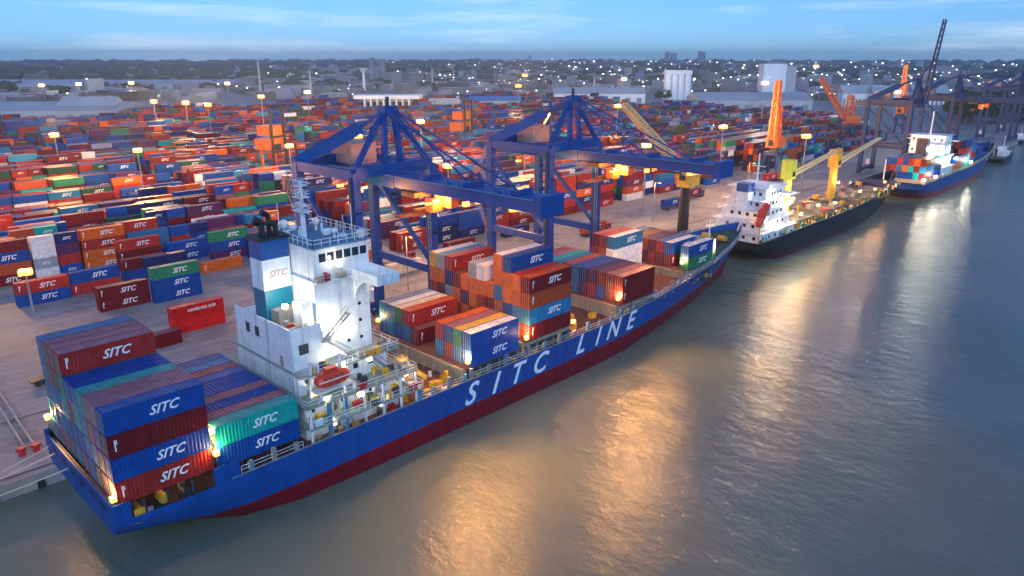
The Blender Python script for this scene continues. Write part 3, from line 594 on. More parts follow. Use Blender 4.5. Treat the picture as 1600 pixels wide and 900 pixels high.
for x in (29.5, 33.7): mb.beam((x, .75, 13.6), (x, .75, 15.2), .3)
mb.build('boat_cradle', WHITE, ship)
# mooring lines to the quay
for i, (a, b) in enumerate((((-.5, 27, 8), (-26, 31.2, 2.6)), ((-.5, 24, 8), (-34, 31.4, 2.6)), ((-.6, 18, 8), (-30, 31.3, 2.6)))):
    mb = MB(); a, b = Vector(a), Vector(b); pr = a
    for k in range(1, 11):
        p = a.lerp(b, k/10); p.z -= math.sin(k/10*math.pi)*1.2; mb.cyl(pr, p, .09, n=5, cap=False); pr = p
    tag(mb.build('mooring_line', ROPE), ['pale mooring rope from the blue stern, closest to the quay', 'pale mooring rope from the blue stern, middle of three', 'pale mooring rope from the blue stern, farthest from the quay'][i], 'rope', 'stern mooring ropes')

# ------------------------------------------------------------------ quay cranes
def lattice(p, q, w0, w1, m, name, parent, n=14, r=.16):
    p, q = Vector(p), Vector(q); d = (q-p).normalized(); s = (d.cross(Vector((0, 0, 1))) if abs(d.z) < .985 else d.cross(Vector((1, 0, 0)))).normalized(); u = s.cross(d); mb = MB(); prev = None
    for k in range(n+1):
        c = p.lerp(q, k/n); w_ = w0+(w1-w0)*k/n; cs = [c+s*(a*w_/2)+u*(b*w_/2) for a, b in ((-1,-1),(1,-1),(1,1),(-1,1))]
        for i in range(4): mb.beam(cs[i], cs[(i+1) % 4], r*.7)
        if prev:
            for i in range(4): mb.beam(prev[i], cs[i], r*1.6); mb.beam(prev[i], cs[(i+1) % 4], r*.7)
        prev = cs
    return mb.build(name, m, parent)
def quay_crane(name, label, loc, m, W=19.2, G=21, boom_up=False, lit=True, full=True):
    t = thing(name, label, 'quay crane', loc, 0, 'ship-to-shore cranes along the quay'); h = W/2; HT = 39
    for x in (-h, h):
        for y in (0, G):
            MB().beam((x, y, 1.6), (x, y, HT), 1.9, 1.7).build('leg', m, t)
            bo = MB().box(x-2.6, x+2.6, y-.5, y+.5, .75, 1.6).build('bogie', m, t)
            if full:
                for k in range(4): MB().cyl((x-2+k*1.33, y-.3, .5), (x-2+k*1.33, y+.3, .5), .45, n=12).build('wheel', DARKST, bo)
        MB().beam((x, 0, 15.6), (x, G, 15.6), 1.3, 1.7).build('portal_beam', m, t)
        MB().beam((x, 0, HT-.6), (x, G, HT-.6), 1.4, 2.0).build('top_side_beam', m, t)
        MB().beam((x, G, HT-4), (x, 0, 16.5), .8, .8).build('diagonal_brace', m, t)
        MB().beam((x, 0, HT), (0 if abs(x) < 1 else math.copysign(1.1, x), 1, 50), .9, .9).build('frame_strut', m, t)
        MB().beam((x, G, HT), (math.copysign(1.3, x), 9, 46.6), 1.0, 2.6 if x < 0 else 1.2).build('back_strut', m, t)
        MB().beam((math.copysign(1.3, x), 9, 46.6), (math.copysign(.8, x), 1.4, 50), .7, .7).build('back_stay', m, t)
        MB().beam((math.copysign(2.0, x), 0, HT), (math.copysign(1.3, x), .6, 49.6), 1.0, 1.0).build('frame_post', m, t)
    for y in (0, G):
        MB().beam((-h, y, 2.6), (h, y, 2.6), 1.2, 1.4).build('sill_beam', m, t); MB().beam((-h, y, HT), (h, y, HT), 1.8, 2.3).build('top_beam', m, t)
    MB().box(-1.6, 1.6, -.2, 2.2, 49.4, 51.2).build('apex_head', m, t); MB().beam((0, 1, 51.2), (0, 1, 53), .5).build('apex_mast', DARKST, t)
    gd = MB()
    gd.box(-2.4, 2.4, -3, G+9, 35.4, 37.9); gd.build('main_girder', m, t)
    if not boom_up:
        bm_ = MB().box(-2.4, 2.4, -41.6, -3.2, 35.7, 38.1).build('boom', m, t)
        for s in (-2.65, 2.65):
            w_ = MB().box(s-.35 if s < 0 else s-.3, s+.3 if s < 0 else s+.35, -41.4, 20, 37.95, 38.05).build('walkway', mat('walkway_sky_reflection', (.10, .28, .5), .5), t)  # sky reflection along the boom top put into this paler blue
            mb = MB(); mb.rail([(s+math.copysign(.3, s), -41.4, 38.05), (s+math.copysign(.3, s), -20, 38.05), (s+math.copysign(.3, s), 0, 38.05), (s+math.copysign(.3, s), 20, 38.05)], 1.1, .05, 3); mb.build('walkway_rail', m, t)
        MB().box(-2.9, 2.9, -43.2, -41.6, 35.2, 38.8).build('boom_tip', m, t)
        for y in (-12, -24, -36): MB().beam((-2.6, y, 38.5), (2.6, y, 38.5), .5, .8).build('boom_rib', m, t)
        for s in (-1.2, 1.2):
            for y in (-20, -33): MB().beam((s, .8, 50.6), (s*1.8, y, 38.2), .28, .28).build('forestay', m, t)
        tr = MB().box(-3.2, 3.2, -10.5, -6.5, 34.5, 35.3).build('trolley', RUSTY, t)
        MB().box(-1.2, 1.2, -13.6, -11.2, 31.8, 34.3).build('operator_cabin', ORANGE, t); MB().box(-3, 1, -10.5, -6.5, 35.3, 35.38).box(1.4, 3.4, -16, -12, 32.6, 34.8).build('trolley_drum_house', ORANGE, tr)
        lp = MB().box(-.6, .6, -.3, .3, -.2, .2).build('trolley_lamp', SODIUM, t, (-2.6, -14, 33.8)); lamp_light(lp, (0, 0, -.6), 600, (1, .45, .12), .5); MB().beam((0, 0, .2), (0, 0, 1.2), .15).build('lamp_bracket', m, lp)
        for dx in (-2.6, 2.6): MB().beam((dx, -8.5, 34.4), (dx*.8, -8.5, 31.2), .08).build('hoist_rope', DARKST, tr)
        sp = MB().box(-6, 6, -9.4, -7.7, 30.8, 31.15).box(-1.5, 1.5, -9.3, -7.8, 31.15, 31.8).build('spreader', RUSTY, t)
    else:
        lattice((0, -3, 37.5), (0, -6.5, 78), 2.2, 1.2, m, 'boom', t, 14, .26)
        for s in (-1.2, 1.2): MB().beam((s, .8, 50.6), (s, -5, 60), .35).build('forestay', m, t)
    MB().box(-.5, 6.0, G-7, G+.5, 38.3, 42.8).build('machinery_house', mat('machine_house_lit_pink', (.72, .36, .26), .6), t)  # pink-orange lamp light on the house is put into its colour
    MB().box(h-1.2, h+1.8, G+1.1, G+3.2, 3.4, 6).build('electric_house', WHITE, t)
    if full:
        MB().cyl((-h-1.4, .2, 8), (-h-1.8, .2, 8), 2.4, n=24).build('cable_reel', mat('reel_brown', (.12, .07, .06), .6), t)
        ld = MB()
        for dx in (-.4, .4): ld.beam((h-1.6+dx*.0, -1.2+dx, 3), (h-1.6, -1.2+dx, HT), .1)
        for k in range(28): ld.beam((h-1.6, -1.6, 4+k*1.25), (h-1.6, -.8, 4+k*1.25), .07)
        ld.build('ladder', STEEL, t)
        for yy in (0, G):
            for e in (-.95, .95):
                mb = MB(); mb.rail([(-h, yy+e, HT+1.15), (h, yy+e, HT+1.15)], 1.1, .05, 2.2); mb.build('beam_rail', m, t)
        for k in range(6):                                   # zigzag stairs up the landside leg
            za, zb = 3+k*5.8, 3+(k+1)*5.8; ya, yb = (G+1.4, G+4.6) if k % 2 == 0 else (G+4.6, G+1.4); st_ = MB()
            for dx in (-.4, .4): st_.beam((-h+dx, ya, za), (-h+dx, yb, zb), .1, .25); st_.beam((-h+dx, ya, za+1), (-h+dx, yb, zb+1), .06)
            st_.box(-h-.6, -h+.6, yb-.6, yb+.6, zb-.05, zb); st_.build('stair_flight', STEEL, t)
        for q in range(4): MB().cyl((-1+q*.65, -40, 34.9), (-1+q*.65, 18, 35.2), .05, n=5).build('trolley_rope', DARKST, t)
        MB().box(-h-1.15, -h-.95, -.3, .3, 3, HT-1).build('cable_tray', DARKST, t)
        for x in (-h, h):
            for yy in (0, G):
                for z_ in (8, 15.6, 24, 31): MB().box(x-1.05, x+1.05, yy-.95, yy+.95, z_-.12, z_+.12).build('leg_flange', m, t)
    if lit:
        for sx in (-1.6, 1.6):  # added spots turned outboard to strengthen orange patches on the river
            lp = MB().box(-.6, .6, -.35, .35, -.4, .4).build('river_patch_floodlight', SODIUM, t, (sx, -23.5, 34.9)); MB().beam((0, 0, .4), (0, 0, .8), .2).build('lamp_bracket', m, lp)
            d = bpy.data.lights.new('light', 'SPOT'); d.energy = 46000; d.color = (1, .43, .09); d.shadow_soft_size = .9; d.spot_size = R(62); d.spot_blend = .6
            o = bpy.data.objects.new('light', d); C.objects.link(o); o.parent = lp; o.location = (0, -.6, -.3); o.rotation_euler = Vector((-.55, -.72, -.62)).to_track_quat('-Z', 'Y').to_euler()
        for x, y, z, p_ in ((0, -14, 35.0, 9000), (0, -34, 35.0, 7000), (-h+2, 1.4, 35.0, 3500), (h-2, 1.4, 35.0, 3500), (0, G-1, 33.0, 4000)):
            lp = MB().box(-.7, .7, -.35, .35, -.25, .25).build('flood_lamp', SODIUM, t, (x, y, z)); lamp_light(lp, (0, 0, -.7), p_, (1, .42, .09), .8)
            MB().beam((0, 0, .25), (0, 0, .7), .2).build('lamp_bracket', m, lp)
    return t
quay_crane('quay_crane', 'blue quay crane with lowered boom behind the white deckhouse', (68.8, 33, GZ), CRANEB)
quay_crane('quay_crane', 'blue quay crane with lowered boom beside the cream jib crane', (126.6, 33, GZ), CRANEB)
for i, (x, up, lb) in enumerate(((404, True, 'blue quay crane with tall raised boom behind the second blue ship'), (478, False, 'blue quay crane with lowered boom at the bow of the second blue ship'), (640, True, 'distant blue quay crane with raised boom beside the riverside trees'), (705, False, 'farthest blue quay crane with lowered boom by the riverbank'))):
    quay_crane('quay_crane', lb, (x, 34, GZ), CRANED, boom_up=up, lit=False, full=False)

# ---- mobile harbour crane with cream lattice jib
mh = thing('mobile_harbour_crane', 'dark and yellow harbour crane with long cream lattice jib raised over the quay', 'harbour crane', (197, 42, GZ))
MB().box(-6, 6, -4, 4, 1.2, 3).build('chassis', DARKST, mh)
for x in (-4.5, -1.5, 1.5, 4.5):
    for y in (-4.2, 4.2): MB().cyl((x, y-.5, .85), (x, y+.5, .85), .85, n=14).build('wheel', RUBBER, mh)
MB().cyl((0, 0, 3), (0, 0, 18.6), 1.9, 1.6, n=14).build('pedestal', BLACK, mh); MB().box(-2.3, 2.3, -2.2, 2.2, 18.6, 25.5).build('slewing_tower', YEL, mh); MB().box(-1.6, 1.6, -1.6, 1.6, 25.5, 33).build('tower_head', DARKST, mh)
MB().box(-2.8, -2.3, -1, 1, 21, 24).build('cabin', GLASS, mh); MB().box(2.3, 5.5, -2, 2, 18.8, 22.5).build('counterweight', YEL, mh)
lattice((-2, 0, 24), (-37, 0, 47), 2.6, 1.3, CREAM, 'jib', mh, 16, .3)
for s in (-.5, .5): MB().beam((0, s, 33), (-36, s, 46.6), .16).build('pendant', DARKST, mh)

# ------------------------------------------------------------------ lamp masts
MASTS = []
def lamp_mast(px, py, h, power, col=(1, .5, .16), m=SODIUM, label='tall lamp mast with glowing orange floodlights in the container yard', heads=4, size=1.2):
    p = ground_at(px, py, GZ+h); MASTS.append((p.x, p.y))
    t = thing('lamp_mast', label, 'lamp mast', (p.x, p.y, GZ), 0, 'lamp masts of the port')
    k = max(1.0, (p-CAM).length/300)
    MB().cyl((0, 0, 0), (0, 0, h), .32*k**.5, .16*k**.5, n=8).build('pole', STEEL, t); MB().box(-1.6, 1.6, -.3, .3, h-.3, h).build('crossarm', STEEL, t)
    for j in range(heads):
        a = 2*math.pi*j/heads+.4; r = .9
        lp = MB().box(-.45, .45, -.45, .45, -.35, .35).build('flood_lamp', m, t, (r*math.cos(a), r*math.sin(a), h+.45)); lp.scale = (1.6*k**.85,)*3
    lamp_light(t, (0, 0, h+1.6+.3*k), power*(2.5 if h > 20 else 1), col, size)
YL = 'tall lamp mast with glowing orange floodlights among stacked containers'
lamp_mast(40, 428, 10, 5000, label='short glowing lamp post beside the front container stacks', size=.6)
for px, py, h, pw in ((215, 237, 24, 60000), (85, 213, 24, 60000), (240, 160, 26, 60000), (290, 162, 26, 70000), (325, 165, 26, 80000), (408, 152, 28, 80000), (657, 192, 28, 110000), (965, 167, 26, 70000), (810, 135, 30, 120000), (820, 118, 30, 120000), (700, 262, 24, 40000), (1010, 230, 26, 40000), (1130, 200, 26, 50000), (452, 230, 24, 50000), (1260, 215, 26, 40000), (-60, 300, 24, 40000), (560, 215, 26, 60000), (820, 200, 26, 60000)):  # some of these masts are added only to light the yard ground
    lamp_mast(px, py, h, pw, label=YL)
for px, py, h, pw in ((65, 134, 22, 30000), (123, 132, 22, 30000), (355, 131, 24, 30000), (480, 145, 28, 60000), (205, 130, 22, 30000), (975, 124, 30, 50000), (1195, 131, 40, 60000), (1275, 104, 40, 60000), (1402, 145, 34, 40000)):
    lamp_mast(px, py, h, pw, (1, .8, .55), WARM, 'pale glowing lamp mast beyond the container yard')
for x, y in ((-24, 66), (95, 64), (150, 64), (215, 66), (290, 66)):
    t = thing('lamp_post', 'slender orange lamp post added to light the quay apron', 'lamp post', (x, y, GZ), 0, 'lamp posts added on the apron'); MASTS.append((x, y))
    MB().cyl((0, 0, 0), (0, 0, 15), .16, .1, n=8).build('pole', STEEL, t); MB().beam((0, 0, 15), (0, -2, 15.2), .14).build('arm', STEEL, t)
    lp = MB().box(-.3, .3, -2.6, -1.7, 15, 15.25).build('lamp_head', SODIUM, t); lamp_light(t, (0, -2.1, 14.5), 5000, (1, .5, .17), .5)

# ------------------------------------------------------------------ container yard
random.seed(11)
N40 = ['red']*14+['maroon']*20+['brick']*5+['blue']*18+['navy']*14+['steel']*5+['orange']*3+['grey']*3+['white']*2+['green']*2+['darkgreen']*4+['teal']*2+['pink']+['purple']*7
YARD = []          # (x, y, tier, short, colour, lettered, stack height)
FRONT = {}
def stack(px, py, cols, desc, short=False):
    p = ground_at(px, py, GZ); n = len(cols.split())
    for k, it in enumerate(cols.split()): YARD.append((p.x, p.y, k, short, it.replace('*', ''), '*' in it, n, True)); FRONT[(p.x, p.y)] = desc
for a in ((30, 481, 'blue* red*', 'the stack under the short lamp post'), (115, 463, 'red blue*', 'the blue-topped stack next to the lamp post stack'), (158, 489, 'maroon* maroon*', 'the twin maroon stack nearest the apron'), (244, 475, 'blue* blue* green*', 'the green-topped stack beside the twin maroon stack'), (196, 441, 'blue* maroon', 'the stack behind the twin maroon stack'), (66, 426, 'grey grey navy', 'the navy-topped grey stack'), (144, 403, 'maroon grey', 'the grey-topped stack behind the red one'), (190, 426, 'maroon maroon red*', 'the red-topped stack behind the green-topped one'), (266, 412, 'blue* blue*', 'the lettered all-blue stack'), (334, 410, 'purple* blue* green*', 'the green-topped purple stack by the funnel'), (232, 356, 'darkgreen darkgreen', 'the dark green pair behind the all-blue stack'), (30, 389, 'darkgreen darkgreen', 'the dark green pair beside the navy-topped stack'), (-50, 410, 'darkgreen* darkgreen*', 'the lettered dark green pair'), (140, 383, 'maroon red', 'the red-topped pair behind the grey-topped stack'), (106, 372, 'grey', 'the lone grey spot between dark green pairs'), (318, 428, 'orange', 'the lone orange spot by the all-blue stack'), (230, 437, 'blue navy', 'the navy-topped pair behind the green-topped stack')): stack(*a)
def free(x, y): return all((x-a+6)**2 > 64 or abs(y-b+1.2) > 2.6 for a, b in MASTS)
near = [(c[0], c[1]) for c in YARD]
def noise2(x, y): return .5+.25*math.sin(x*.031+y*.017)+.25*math.sin(x*.012-y*.043+2)
y = 98.0
while y < 720:
    rows = random.choice((2, 3, 3, 4))
    for r in range(rows):
        yy = y+r*2.85; x = 27+(yy-186)*.22-22+random.uniform(0, 6)
        if yy < 141: x = max(x, 84-(yy-98)*.12)
        xe = 560+(yy-98)*1.2 if yy < 250 else 760
        blk = 0; c0 = None
        while x < xe:
            if int(x/118) != int((x+13)/118): x += 9; continue
            if random.random() < .08: x += 12.8; continue
            short = random.random() < .3 if c0 is None else random.random() < .12
            if (x > 130 and yy < 240 and noise2(x*1.5, yy) < .16): x += 12.8; continue
            n = max(1, min(5, int(noise2(x, yy)*4.2+random.uniform(.2, 1.4))))
            if yy < 215: n = max(2, min(5, n+1))
            if not free(x, yy) or any(abs(x-a_) < 12.6 and abs(yy-b_) < 2.7 for a_, b_ in near): x += 12.8; continue
            base = random.choice(N40)
            for k in range(n):
                col = base if random.random() < .45 else random.choice(N40)
                if short:
                    YARD.append((x, yy, k, True, col, random.random() < .3, n, False)); YARD.append((x+6.15, yy, k, True, random.choice(N40), random.random() < .3, n, False))
                else: YARD.append((x, yy, k, False, col, random.random() < .42, n, False))
            x += 12.75
    y += rows*2.85 + (random.uniform(5, 8) if y > 210 else random.uniform(4.5, 7))
def inview(c):
    d = Vector((c[0]+5, c[1], GZ+c[2]*CH))-CAM; f = d.dot(fw); return f > 0 and abs(d.dot(RT)/f) < .72
YARD = [c for c in YARD if c[7] or inview(c)]
YARD.sort(key=lambda c: (not c[7], (Vector((c[0]+6, c[1], GZ+c[2]*CH))-CAM).length))
NIND = 118; T_LOW = text_mesh('SITC', 1.75, .38, .035, 0, 1)
for i, (x, y, k, short, col, txt, n, ex) in enumerate(YARD[:NIND]):
    lab = f"{WORDS[col]} {'short ' if short else ''}container{' with white lettering' if txt else ''}, {tiername(k, n)} in its stack of {['one','two','three','four','five'][n-1]} in the yard"
    if ex: lab = f"{WORDS[col]} container, {tiername(k, n)} of {FRONT[(x, y)]}"
    container(x, y, GZ+k*CH+.01, col, lab, 'containers stacked in the yard', txt, False, None, short)
mb = MB(); ml_ = MB(); tv = [tuple(v.co) for v in T_LOW.vertices]; tf = [tuple(p.vertices) for p in T_LOW.polygons if p.normal.y < -.5]
for x, y, k, short, col, txt, n, ex in YARD[NIND:]:
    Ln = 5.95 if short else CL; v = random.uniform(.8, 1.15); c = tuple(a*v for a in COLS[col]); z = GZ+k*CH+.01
    mb.box(x, x+Ln, y, y+CW, z, z+CH-.05, c, faded_skylit(c))
    if txt and y < 420:
        s = .62 if short else 1; i0 = len(ml_.v); ml_.v += [(x+Ln*.55+a*s, y-.03, z+CH*.5+c_*s) for a, b, c_ in tv]; ml_.f += [tuple(i0+j for j in f) for f in tf]
ml_.c = [None]*len(ml_.f)
far_boxes = mb
o = ml_.build('far_container_lettering', LETTER); tag(o, 'white lettering on the far stacked containers', 'lettering', kind='stuff')
print('yard', len(YARD))
# bright red pair next to the ship
p = ground_at(273, 524, GZ)
container(p.x, p.y, GZ+.01, 'scarlet', 'bright red container under another bright red one beside the deckhouse', None, False, False)
container(p.x, p.y, GZ+CH+.01, 'scarlet', 'bright red container with small white lettering on top of another bright red one', None, True, False, ham=True)
p = ground_at(238, 545, GZ); container(p.x-6, p.y-1, GZ+.01, 'maroon', 'maroon container lying alone on the apron behind the stern stack', None, False, False)
for px, py, col, lb in ((700, 395, 'maroon', 'maroon container lying alone on the apron under the first quay crane'), (790, 372, 'navy', 'navy container lying alone on the apron between the quay cranes'), (1105, 290, 'blue', 'blue container lying alone on the apron beside the harbour crane'), (610, 432, 'cream', 'cream container lying alone on the quay beside the deckhouse')):
    p = ground_at(px, py, GZ); container(p.x, max(p.y, 57), GZ+.01, col, lb, None, col in ('navy', 'blue'), False)

# ---- terminal trucks on the apron
def truck(x, y, col, ccol, label, rz=0):
    t = thing('terminal_truck', label, 'truck', (x, y, GZ), rz)
    MB().box(0, 12.4, 0, 2.4, 1.0, 1.3).build('trailer_bed', DARKST, t)
    cb = MB().prism([(12.9, .1), (15.4, .1), (15.4, 2.3), (12.9, 2.3)], .9, 3.1).build('cab', col, t); MB().box(15.38, 15.45, .3, 2.1, 1.9, 2.8).build('windscreen', GLASS, cb); MB().box(13.6, 14.8, .04, .1, 1.9, 2.8).build('side_window', GLASS, cb)
    for x_ in (1.2, 2.5, 11.2, 12.4, 14.4):
        for y_ in (.25, 2.15): MB().cyl((x_, y_-.2, .5), (x_, y_+.2, .5), .5, n=12).build('wheel', RUBBER, t)
    for y_ in (.4, 2.0): MB().box(15.4, 15.48, y_-.15, y_+.15, 1.1, 1.35).build('headlight', WARM, t)
    if ccol:
        o = container(0, 0, 0, ccol, label.replace('truck', 'truck load'), None, True, False); c, s = math.cos(rz), math.sin(rz); o.location = (x, y, GZ+1.31); o.rotation_euler.z = rz
        o['label'] = f"{WORDS[ccol]} container carried on the {label.split(',')[0].split(' under')[0].split(' on')[0].split(' beside')[0]}"
truck(176, 68, REDP, 'brick', 'red terminal truck on the apron lane')
truck(236, 74, WHITE, 'blue', 'white terminal truck on the apron lane beside the harbour crane')
truck(128, 62, YEL, None, 'empty yellow terminal truck on the apron under the second quay crane')
truck(6, 66, ORANGE, None, 'empty orange terminal truck on the apron behind the stern')
truck(262, 80, BLUEP, 'maroon', 'blue terminal truck on the lane beside the far apron lamp')
truck(70, 72, WHITE, 'steel', 'white terminal truck on the lane behind the white deckhouse')
truck(100, 86, REDP, None, 'empty red terminal truck on the lane in front of the yard stacks')
truck(330, 76, YEL, 'red', 'yellow terminal truck on the lane behind the black hulled ship')
for k, (px, py) in enumerate(((35, 712), (58, 705))):
    p = ground_at(px, py, GZ); t = thing('mooring_bollard', 'red mooring bollard at the quay edge behind the blue stern', 'bollard', (p.x, p.y, GZ), 0, 'red bollards by the stern')
    MB().cyl((0, 0, 0), (0, 0, 1.0), .55, .45, n=12).build('bollard_post', REDP, t); MB().cyl((0, 0, 1.0), (0, 0, 1.45), .8, .75, n=12).build('bollard_head', REDP, t)
for dx in (0, 1.3):
    a, b = ground_at(-20, 610, GZ), ground_at(40, 705, GZ); mb = MB(); mb.cyl((a.x+dx, a.y, GZ+.5), (b.x+dx, b.y, GZ+.5), .18, n=8)
    tag(mb.build('pipeline', STEEL), 'pale pipe running across the quay to the red bollards', 'pipe', 'pipes across the quay')

# ---- yard gantries with dark masts
def yard_gantry(px, py, label):
    p = ground_at(px, py, GZ); t = thing('yard_gantry', label, 'gantry crane', (p.x, p.y, GZ), R(15), 'orange yard gantries')
    for x in (-4.5, 4.5): MB().beam((x, 0, 0), (x, 0, 33), 1.1, 1.1).build('mast', BLACK, t); MB().box(x-2, x+2, -1, 1, 0, 1.2).build('track_base', DARKST, t)
    for x in (-4.5, 4.5): MB().beam((x, 9, 0), (x, 9, 18), 1.1, 1.1).build('rear_leg', ORANGE, t)
    for z in (11, 19): MB().beam((-5.5, 0, z), (5.5, 0, z), .9, 1.1).build('cross_beam', BLACK, t)
    MB().box(-7, 6, 2, 11, 12, 18).build('machinery_house', ORANGE, t); MB().box(-6.5, 5.5, 1.2, 9, 19.6, 25).build('upper_house', ORANGE, t); MB().box(-2, 2, .6, 2, 12, 15).build('cabin', GLASS, t)
yard_gantry(440, 268, 'orange yard gantry with twin dark masts behind the first quay crane'); yard_gantry(733, 232, 'orange yard gantry with twin dark masts between the quay cranes')

# ---- orange luffing harbour cranes
def luffing_crane(px, py, h, label, lean=0.0, rz=0, yfix=None):
    p = ground_at(px, py, GZ)
    if yfix: p = Vector((p.x, yfix, GZ))
    t = thing('luffing_crane', label, 'harbour crane', (p.x, p.y, GZ), rz, 'orange luffing cranes')
    for x in (-5, 5):
        for y in (-5, 5): MB().beam((x, y, 0), (x*.6, y*.6, 12), 1.2, 1.2).build('portal_leg', CRANED, t)
    MB().box(-4, 4, -4, 4, 12, 13.6).build('portal_top', CRANED, t); MB().cyl((0, 0, 13.6), (0, 0, 16), 2.5, n=14).build('slew_ring', DARKST, t)
    MB().box(-4, 6.5, -3, 3, 16, 21).build('machinery_house', ORANGE, t); MB().box(-5.2, -4, -1.2, 1.2, 17, 20).build('cabin', GLASS, t)
    lattice((-1, 0, 21), (-1, 0, 21+(h-21)*.55), 4.2, 3.0, ORANGE, 'tower', t, 6, .5)
    lattice((-3, 0, 19), (-3-lean*h, 0, h), 3.4, 1.8, ORANGE, 'jib', t, 10, .5)
    MB().beam((-1, 0, 21+(h-21)*.55), (-3-lean*h, 0, h), .4).build('luffing_stay', ORANGE, t); MB().beam((-1, 0, 21+(h-21)*.55), (6, 0, 20), .5).build('back_stay', ORANGE, t)
luffing_crane(1205, 278, 49, 'orange luffing crane with upright jib behind the dark geared ship'); luffing_crane(1322, 228, 46, 'orange luffing crane with jib leaned over the container field', .45, -.8); luffing_crane(1403, 208, 54, 'orange luffing crane with upright jib behind the second blue ship', .03)

# ------------------------------------------------------------------ other ships
def scaled(S, L_, Bm, zk, x0):
    return [[(x0+(x+.7)/184*L_, h/15*Bm/2, z if z <= 0 else z*zk) for x, h, z in st_] for st_ in S]
def hull_of(t, S, yc, m, x0, L_):
    loft('hull', S, yc, m, t); xs = [x0+L_*k for k in (.004, .06, .14, .3, .5, .6, .7, .79)]
    deck_sheet(S, 'deck', .9, .1, DECKG, t, yc, xs); cap_rail(S, t, yc, [x0+L_*k for k in (.01, .1, .2, .4, .6, .7, .8, .87, .92, .96, .995)], STEEL)
t2 = thing('geared_cargo_ship', 'black hulled cargo ship with yellow deck cranes and white stern house at the quay', 'cargo ship')
X2, L2, Y2 = 189.5, 148, 20
S2 = scaled(S1, L2, 20, .95, X2); hull_of(t2, S2, Y2, hull_mat('hull_black', (.010, .011, .018), (.10, .02, .025), 1.6), X2, L2)
WH2 = WHITE
for x0, x1, yh, z0, z1 in ((192, 216, 8.6, 6.6, 10), (193, 214, 7.4, 10.2, 13.2), (195, 213, 6.8, 13.4, 16.2), (197, 212, 6.2, 16.4, 19.2), (199, 211.5, 6, 19.4, 23)):
    d = MB().box(x0, x1, Y2-yh, Y2+yh, z0, z1).build('deckhouse', WH2, t2); MB().box(x0-1.5, x1+1, Y2-yh-1, Y2+yh+1, z1, z1+.2).build('deck_slab', WH2, t2)
    for k in range(5): MB().box(0, 1, -.06, 0, 0, 1).build('window', GLASS, d, (x0+1.5+k*(x1-x0-3)/5, Y2-yh, z0+1.2))
    for k in range(4): MB().box(-.06, 0, 0, 1, 0, 1).build('window', GLASS, d, (x0, Y2-yh+1.5+k*(2*yh-3)/4, z0+1.2))
    mb = MB(); mb.rail([(x1+.9, Y2-yh-.9, z1+.2), (x0-1.4, Y2-yh-.9, z1+.2), (x0-1.4, Y2+yh+.9, z1+.2)], 1.1, .06, 2); mb.build('house_rail', WHITE, t2)
MB().box(207, 211.8, Y2-11, Y2+11, 20.8, 21).build('bridge_wing', WH2, t2)
fn2 = MB().box(194.5, 198.5, Y2-2, Y2+2, 16.4, 24.5).build('funnel', WHITE, t2); MB().box(194.45, 198.55, Y2-2.05, Y2+2.05, 22, 24.6).build('funnel_band', BLUEP, fn2)
m2 = MB().cyl((0, 0, 0), (0, 0, 10), .4, .25, n=8).build('radar_mast', WHITE, t2, (204, Y2, 23.2)); MB().beam((0, -2.4, 6), (0, 2.4, 6), .25).build('mast_yard', WHITE, m2); MB().box(-.8, .8, -1, 1, 3.6, 3.8).build('mast_platform', WHITE, m2)
lifeboat((192.3, Y2-8.6, 16.2), 'bright red free-fall lifeboat tilted on the black hulled ship', R(0), R(-48)).scale = (1.5, 1.2, 1.2)
MB().beam((190.5, Y2-8.4, 11.6), (196, Y2-8.4, 17.6), .5).beam((192, Y2-8.2, 7), (192, Y2-8.2, 13), .4).beam((196, Y2-8.2, 10.2), (196, Y2-8.2, 17.4), .4).build('lifeboat_ramp', WHITE, t2)
for x0, x1 in ((219, 237), (241, 262), (272, 293), (296, 312)):
    c = MB().box(x0, x1, Y2-7.6, Y2+7.6, 6.9, 9.2).build('hatch_coaming', mat('coaming_ochre', (.25, .17, .09), .65, var=.3), t2)
    n = int((x1-x0)/2.3)
    for k in range(n): MB().box(x0+.15+k*(x1-x0)/n, x0+(k+1)*(x1-x0)/n-.15, Y2-7.9, Y2+7.9, 9.2, 9.7).build('hatch_panel', (mat('hatch_brown', (.16, .11, .085), .7, var=.4), mat('hatch_tan', (.26, .19, .13), .7, var=.4), mat('hatch_grey', (.11, .13, .14), .7, var=.4))[k % 3], c)
    for k in range(n): MB().box(x0+.4+k*(x1-x0)/n, x0+.6+k*(x1-x0)/n, Y2-8, Y2-7.6, 6.9, 9.1).build('stiffener', YEL, c)
for k in range(26):
    x = 217+k*3.9; h, z = half(S2, x)
    MB().box(-.3, .3, 0, .5, -.9, 1.1).build('bulwark_stay', DECKG if k % 3 else YEL, t2, (x, Y2-h+.1, z))
for i, x in enumerate((227, 267)):
    m_ = (YGR, YEL)[i]; k_ = MB().cyl((0, 0, 0), (0, 0, 18.5), 1.5, 1.35, n=14).build('deck_crane', m_, t2, (x, Y2, 7)); MB().box(-1.9, 1.9, -1.9, 1.9, 15.5, 22).build('crane_house', m_, k_)
    MB().box(-1, 1, -2, -1.9, 16.4, 18).build('crane_window', GLASS, k_)
    for s in (-1, 1): MB().beam((1.6, s*1.1, 16.6), (46 if i else 44, s*.5, 23 if i else 22), .5, .8).build('jib', CREAM, k_)
    for q in range(8): MB().beam((4+q*5, -.9+q*.05, 17+q*.75), (4+q*5, .9-q*.05, 17+q*.75), .3).build('jib_tie', CREAM, k_)
random.seed(31)
